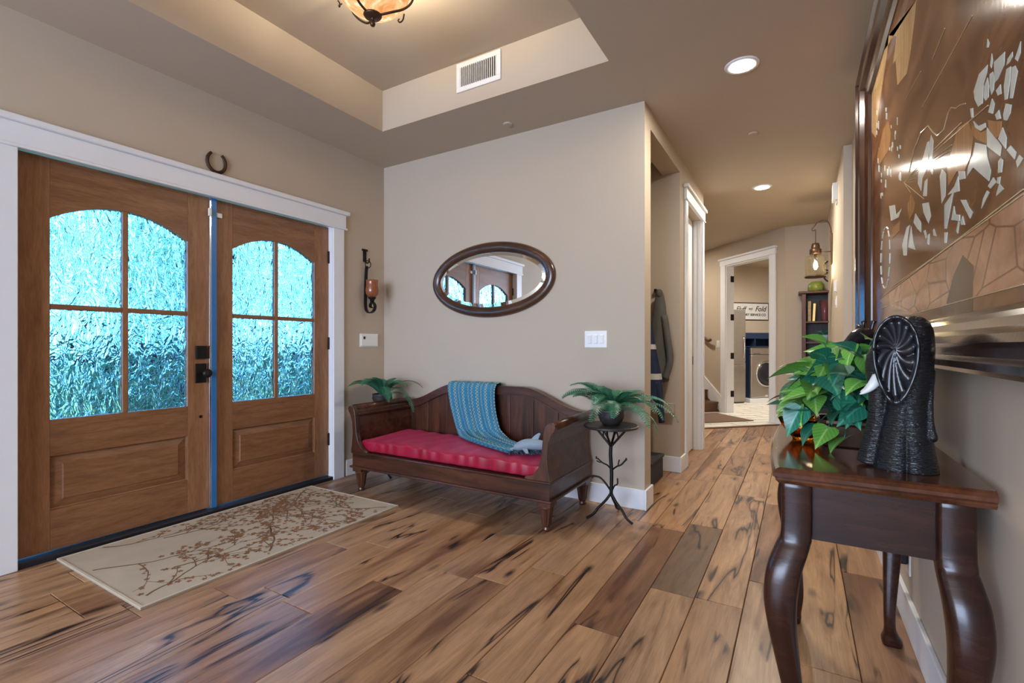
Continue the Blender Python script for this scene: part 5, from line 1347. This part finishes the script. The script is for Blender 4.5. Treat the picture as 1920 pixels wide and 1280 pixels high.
inlay('rock_veneer', [(640, 800), (700, 560), (760, 430), (830, 500), (820, 800)], C2, 'lac_dark')
inlay('rock_veneer', [(750, 850), (900, 800), (1145, 790), (1145, 890), (740, 930)], C2, 'lac_dark')
inlay('rock_veneer', [(850, 520), (1000, 330), (1145, 290), (1145, 600), (860, 690)], C2, 'lac_tan')
HORSE = [
 ('C3', [(1340, 1060), (1400, 860), (1500, 750), (1490, 850), (1450, 980), (1440, 1200), (1390, 1239), (1350, 1150)]),
 ('C3', [(1455, 1130), (1462, 1000), (1500, 900), (1515, 1000), (1510, 1130), (1480, 1170)]),
 ('C3', [(1525, 860), (1560, 830), (1580, 900), (1570, 1050), (1545, 1100), (1525, 1000)]),
 ('C3', [(1575, 720), (1700, 600), (1690, 760), (1620, 920), (1585, 960)]),
 ('C3', [(1720, 760), (1735, 680), (1790, 600), (1790, 660), (1760, 720)]),
 ('C3', [(1690, 1000), (1720, 800), (1770, 770), (1760, 950), (1730, 1150), (1700, 1160)]),
 ('C3', [(1785, 780), (1820, 760), (1850, 830), (1820, 980), (1790, 1140), (1760, 1140)]),
 ('C3', [(1820, 680), (1885, 480), (1880, 620), (1850, 710)]),
 ('C3', [(1530, 760), (1550, 620), (1560, 700), (1545, 790)]),
 ('C3', [(1490, 550), (1500, 450), (1520, 500), (1510, 550)]),
 ('C3', [(1600, 1050), (1650, 980), (1660, 1090), (1620, 1110)]),
 ('C4', [(895, 100), (915, 95), (920, 170), (905, 175)]),
 ('C4', [(1040, 130), (1070, 20), (1090, 60), (1075, 140)]),
 ('C4', [(1160, 150), (1180, 60), (1225, 70), (1215, 140), (1190, 195), (1165, 190)]),
 ('C4', [(920, 200), (960, 240), (1015, 215), (1020, 250), (980, 280), (935, 250)]),
 ('C4', [(1095, 150), (1125, 110), (1140, 180), (1110, 190)]),
 ('C4', [(935, 370), (1020, 390), (1030, 480), (1060, 600), (1045, 680), (920, 570), (870, 640), (880, 560), (920, 480)]),
 ('C4', [(1030, 250), (1110, 350), (1145, 400), (1135, 480), (1030, 400)]),
 ('C4', [(1120, 340), (1155, 250), (1185, 330), (1180, 420)]),
 ('C4', [(1190, 430), (1220, 395), (1265, 450), (1250, 505)]),
 ('C4', [(1265, 520), (1290, 470), (1320, 500), (1275, 575)]),
 ('C4', [(1122, 520), (1140, 495), (1157, 510), (1147, 610), (1120, 615)]),
 ('C4', [(1115, 650), (1138, 645), (1130, 700), (1112, 700)]),
 ('C4', [(1038, 720), (1080, 650), (1105, 690), (1060, 740)]),
 ('C4', [(1110, 770), (1130, 700), (1165, 745), (1105, 800)]),
 ('C4', [(1000, 820), (1030, 755), (1050, 770), (985, 900)]),
 ('C4', [(800, 600), (850, 600), (855, 660), (810, 670)]),
 ('C4', [(770, 720), (800, 640), (808, 760), (715, 790)]),
 ('C4', [(690, 870), (760, 770), (740, 880), (705, 1060), (690, 1060)]),
 ('C4', [(745, 990), (765, 880), (775, 945), (812, 950), (812, 1000)]),
 ('C4', [(820, 830), (860, 830), (880, 880), (915, 930), (895, 980), (870, 930)]),
 ('C4', [(690, 1090), (712, 1090), (705, 1175), (690, 1175)]),
 ('C4', [(785, 1080), (800, 1000), (808, 1010), (795, 1100)]),
 ('C4', [(820, 1010), (835, 960), (852, 1030), (825, 1030)]),
 ('C4', [(650, 640), (670, 580), (700, 620), (695, 800), (665, 860)]),
 ('C4', [(505, 530), (550, 370), (565, 360), (560, 480), (545, 560)]),
 ('C4', [(565, 420), (580, 310), (600, 360), (590, 500), (570, 540)]),
 ('C4', [(475, 700), (480, 610), (530, 565), (545, 590), (510, 660), (500, 760)]),
 ('C4', [(515, 800), (530, 680), (550, 660), (545, 800)]),
 ('C4', [(575, 600), (590, 550), (600, 600), (590, 630)]),
 ('C4', [(510, 860), (560, 850), (580, 960), (560, 1020), (520, 930)]),
 ('C4', [(440, 1010), (455, 940), (500, 1010), (500, 1090), (470, 1060)]),
 ('C4', [(350, 1190), (385, 1050), (410, 1030), (390, 1150), (385, 1275), (360, 1275)]),
 ('C4', [(400, 1190), (420, 1040), (440, 1180), (455, 1230), (400, 1210)]),
 ('C4', [(520, 1080), (535, 1070), (550, 1130), (540, 1145)]),
 ('C4', [(555, 1110), (570, 1100), (565, 1190), (550, 1180)]),
 ('C4', [(595, 1070), (605, 1060), (625, 1120), (600, 1115)]),
 ('C4', [(245, 880), (290, 870), (300, 950), (345, 900), (320, 970), (260, 1000)]),
 ('C4', [(320, 640), (335, 600), (340, 680), (325, 670)]),
]
CFS = {'C3': C3, 'C4': C4, 'C2': C2}
for cf, poly in HORSE: inlay('pearl_inlay', poly, CFS[cf], 'lac_pearl')
for poly in ([(800, 250), (880, 200), (920, 330), (900, 480), (850, 600), (790, 600), (720, 720), (710, 560), (750, 420)], [(900, 290), (940, 340), (1020, 380), (1025, 270), (980, 290), (920, 230)], [(1035, 190), (1090, 200), (1145, 200), (1140, 300), (1100, 345), (1050, 280)]):
    inlay('saddle_cloth', poly, C4, 'lac_strap')
for poly in ([(390, 880), (420, 780), (450, 860), (440, 930), (410, 990)], [(200, 260), (240, 200), (260, 300), (250, 420), (160, 560), (150, 480)], [(270, 1060), (330, 1000), (325, 1080), (270, 1140)]):
    inlay('carriage_veneer', poly, C4, 'lac_strap')
rs = random.Random(8)
for k in range(34):
    x = rs.uniform(140, 340); y = rs.uniform(0, 800); hgt = rs.uniform(25, 70); w = rs.uniform(5, 10)
    inlay('pearl_chip', [(x, y), (x + w, y + 4), (x + w * 0.8, y + hgt), (x + 1, y + hgt * 0.9)], C4, 'lac_pearl')
for tgt in ((490, 550), (470, 590), (460, 625), (450, 655), (445, 685), (415, 770), (520, 820)): line('rein', [(360, 690), tgt], C4, 'lac_gold', 0.0014)
for a, b in (((600, 430), (820, 215)), ((600, 450), (1035, 75)), ((600, 500), (745, 390)), ((600, 520), (735, 435))): line('rein', [a, b], C4, 'lac_gold', 0.0014)
line('whip', [(405, 610), (440, 440), (500, 290), (555, 238), (590, 285), (630, 315), (680, 270), (715, 140), (740, 92), (780, 98), (815, 70), (855, 60)], C4, 'lac_gold', 0.0018)
for a, b in (((230, 710), (1145, 15)), ((300, 640), (1145, 45)), ((225, 775), (390, 705)), ((430, 805), (1145, 615))): line('ground_line', [a, ((a[0] + b[0]) / 2, (a[1] + b[1]) / 2), b], C2, 'lac_gold', 0.0020)
for a, b in (((1320, 180), (740, 1239)), ((720, 830), (540, 1160)), ((1000, 330), (860, 680))): line('beam_line', [a, b], C3, 'lac_gold', 0.0018)
wc = on_x(*C2((270, 450)), PF); wrad = abs(on_x(*C2((270, 640)), PF).z - wc.z)
for k in range(14):
    a = 2 * PI * k / 14
    MB().tube([(PF - 0.0005, wc.y + wrad * math.cos(a), wc.z + wrad * math.sin(a)), (PF - 0.0005, wc.y + wrad * math.cos(a + 0.32), wc.z + wrad * math.sin(a + 0.32))], 0.003, 5).build('wheel_rim', 'lac_pearl', pic)

# ------------------------------------------------------------------ front garden seen through the rain glass
struct('ground_outside', MB().box((-30, -14, -0.30), (XL - 0.16, 18, -0.16)), 'lawn')
struct('porch_slab', MB().box((-5.6, -2.5, -0.16), (XL - 0.16, 6.0, -0.02)), 'porch_stone')
struct('porch_roof', MB().box((-5.9, -2.5, 2.62), (XL - 0.16, 6.0, 2.72)), 'white')
for y, lab in ((0.15, 'left'), (2.72, 'middle'), (4.9, 'right')):
    t = thing('porch_post', (-5.4, y, -0.02), 'dark navy square porch post standing %s outside the doors' % lab, 'post', 'porch posts')
    bx('shaft', (-5.47, y - 0.07, -0.02), (-5.33, y + 0.07, 2.62), 'porch_navy', t); bx('base', (-5.5, y - 0.10, -0.02), (-5.30, y + 0.10, 0.16), 'porch_navy', t)
for ya, yb, lab in ((0.26, 2.61, 'left'), (2.83, 4.79, 'right')):
    rl2 = thing('porch_railing', (-5.4, (ya + yb) / 2, -0.02), 'dark navy porch railing in the %s bay outside the double doors' % lab, 'railing', 'porch railings')
    bx('top_rail', (-5.43, ya, 0.98), (-5.37, yb, 1.08), 'porch_navy', rl2); bx('bottom_rail', (-5.43, ya, 0.10), (-5.37, yb, 0.16), 'porch_navy', rl2)
    nb = int((yb - ya) / 0.19)
    for i in range(nb + 1): bx('baluster', (-5.415, ya + 0.02 + i * (yb - ya - 0.07) / nb, 0.16), (-5.385, ya + 0.05 + i * (yb - ya - 0.07) / nb, 0.98), 'porch_navy', rl2)
    bx('end_post', (-5.44, ya, -0.02), (-5.36, ya + 0.02, 1.08), 'porch_navy', rl2)
def shrub(x, y, r, h, label, seed, n=900, mat='hedge_leaf', trunk=None):
    rs = random.Random(seed); t = thing('garden_shrub' if not trunk else 'garden_tree', (x, y, -0.16), label, 'shrub' if not trunk else 'tree', 'front garden plants')
    mb = MB()
    zc = -0.16 + h * 0.5 + (trunk or 0)
    for i in range(n):
        a = rs.uniform(0, 2 * PI); e = rs.uniform(-1, 1); q = rs.random() ** 0.4
        p = Vector((x + r * q * math.cos(a) * math.sqrt(1 - e * e), y + r * q * math.sin(a) * math.sqrt(1 - e * e), zc + h * 0.5 * q * e))
        d1 = Vector((rs.uniform(-1, 1), rs.uniform(-1, 1), rs.uniform(-1, 1))).normalized(); d2 = d1.orthogonal().normalized(); s = rs.uniform(0.05, 0.11) * (1 + 0.6 * (trunk is not None))
        mb.add([p - d1 * s, p + d2 * s * 0.5, p + d1 * s, p - d2 * s * 0.5], [(0, 1, 2, 3)])
    mb.build('foliage', mat, t)
    MB().tube([(x, y, -0.3), (x, y, zc)], 0.05 + 0.05 * (trunk is not None), 8).build('stem', 'bark', t)
for k, (x, y, r, h, lab) in enumerate(((-7.3, 0.6, 1.0, 1.3, 'leftmost'), (-7.4, 2.85, 1.0, 1.5, 'second'), (-7.3, 5.1, 1.0, 1.4, 'third'), (-7.5, 7.4, 1.1, 1.6, 'rightmost'))):
    shrub(x, y, r, h, 'leafy green garden shrub beyond the porch railing, %s of the row' % lab, k, 1500)
shrub(-10.4, 1.2, 1.7, 4.4, 'tall leafy tree at the left beyond the porch', 31, 1700, trunk=0.6)
shrub(-10.6, 4.8, 1.6, 4.0, 'tall leafy tree in the middle beyond the porch', 32, 1500, trunk=0.8)
shrub(-12.5, 9.6, 1.8, 3.4, 'tall leafy tree at the right beyond the porch', 33, 1500, trunk=1.2)
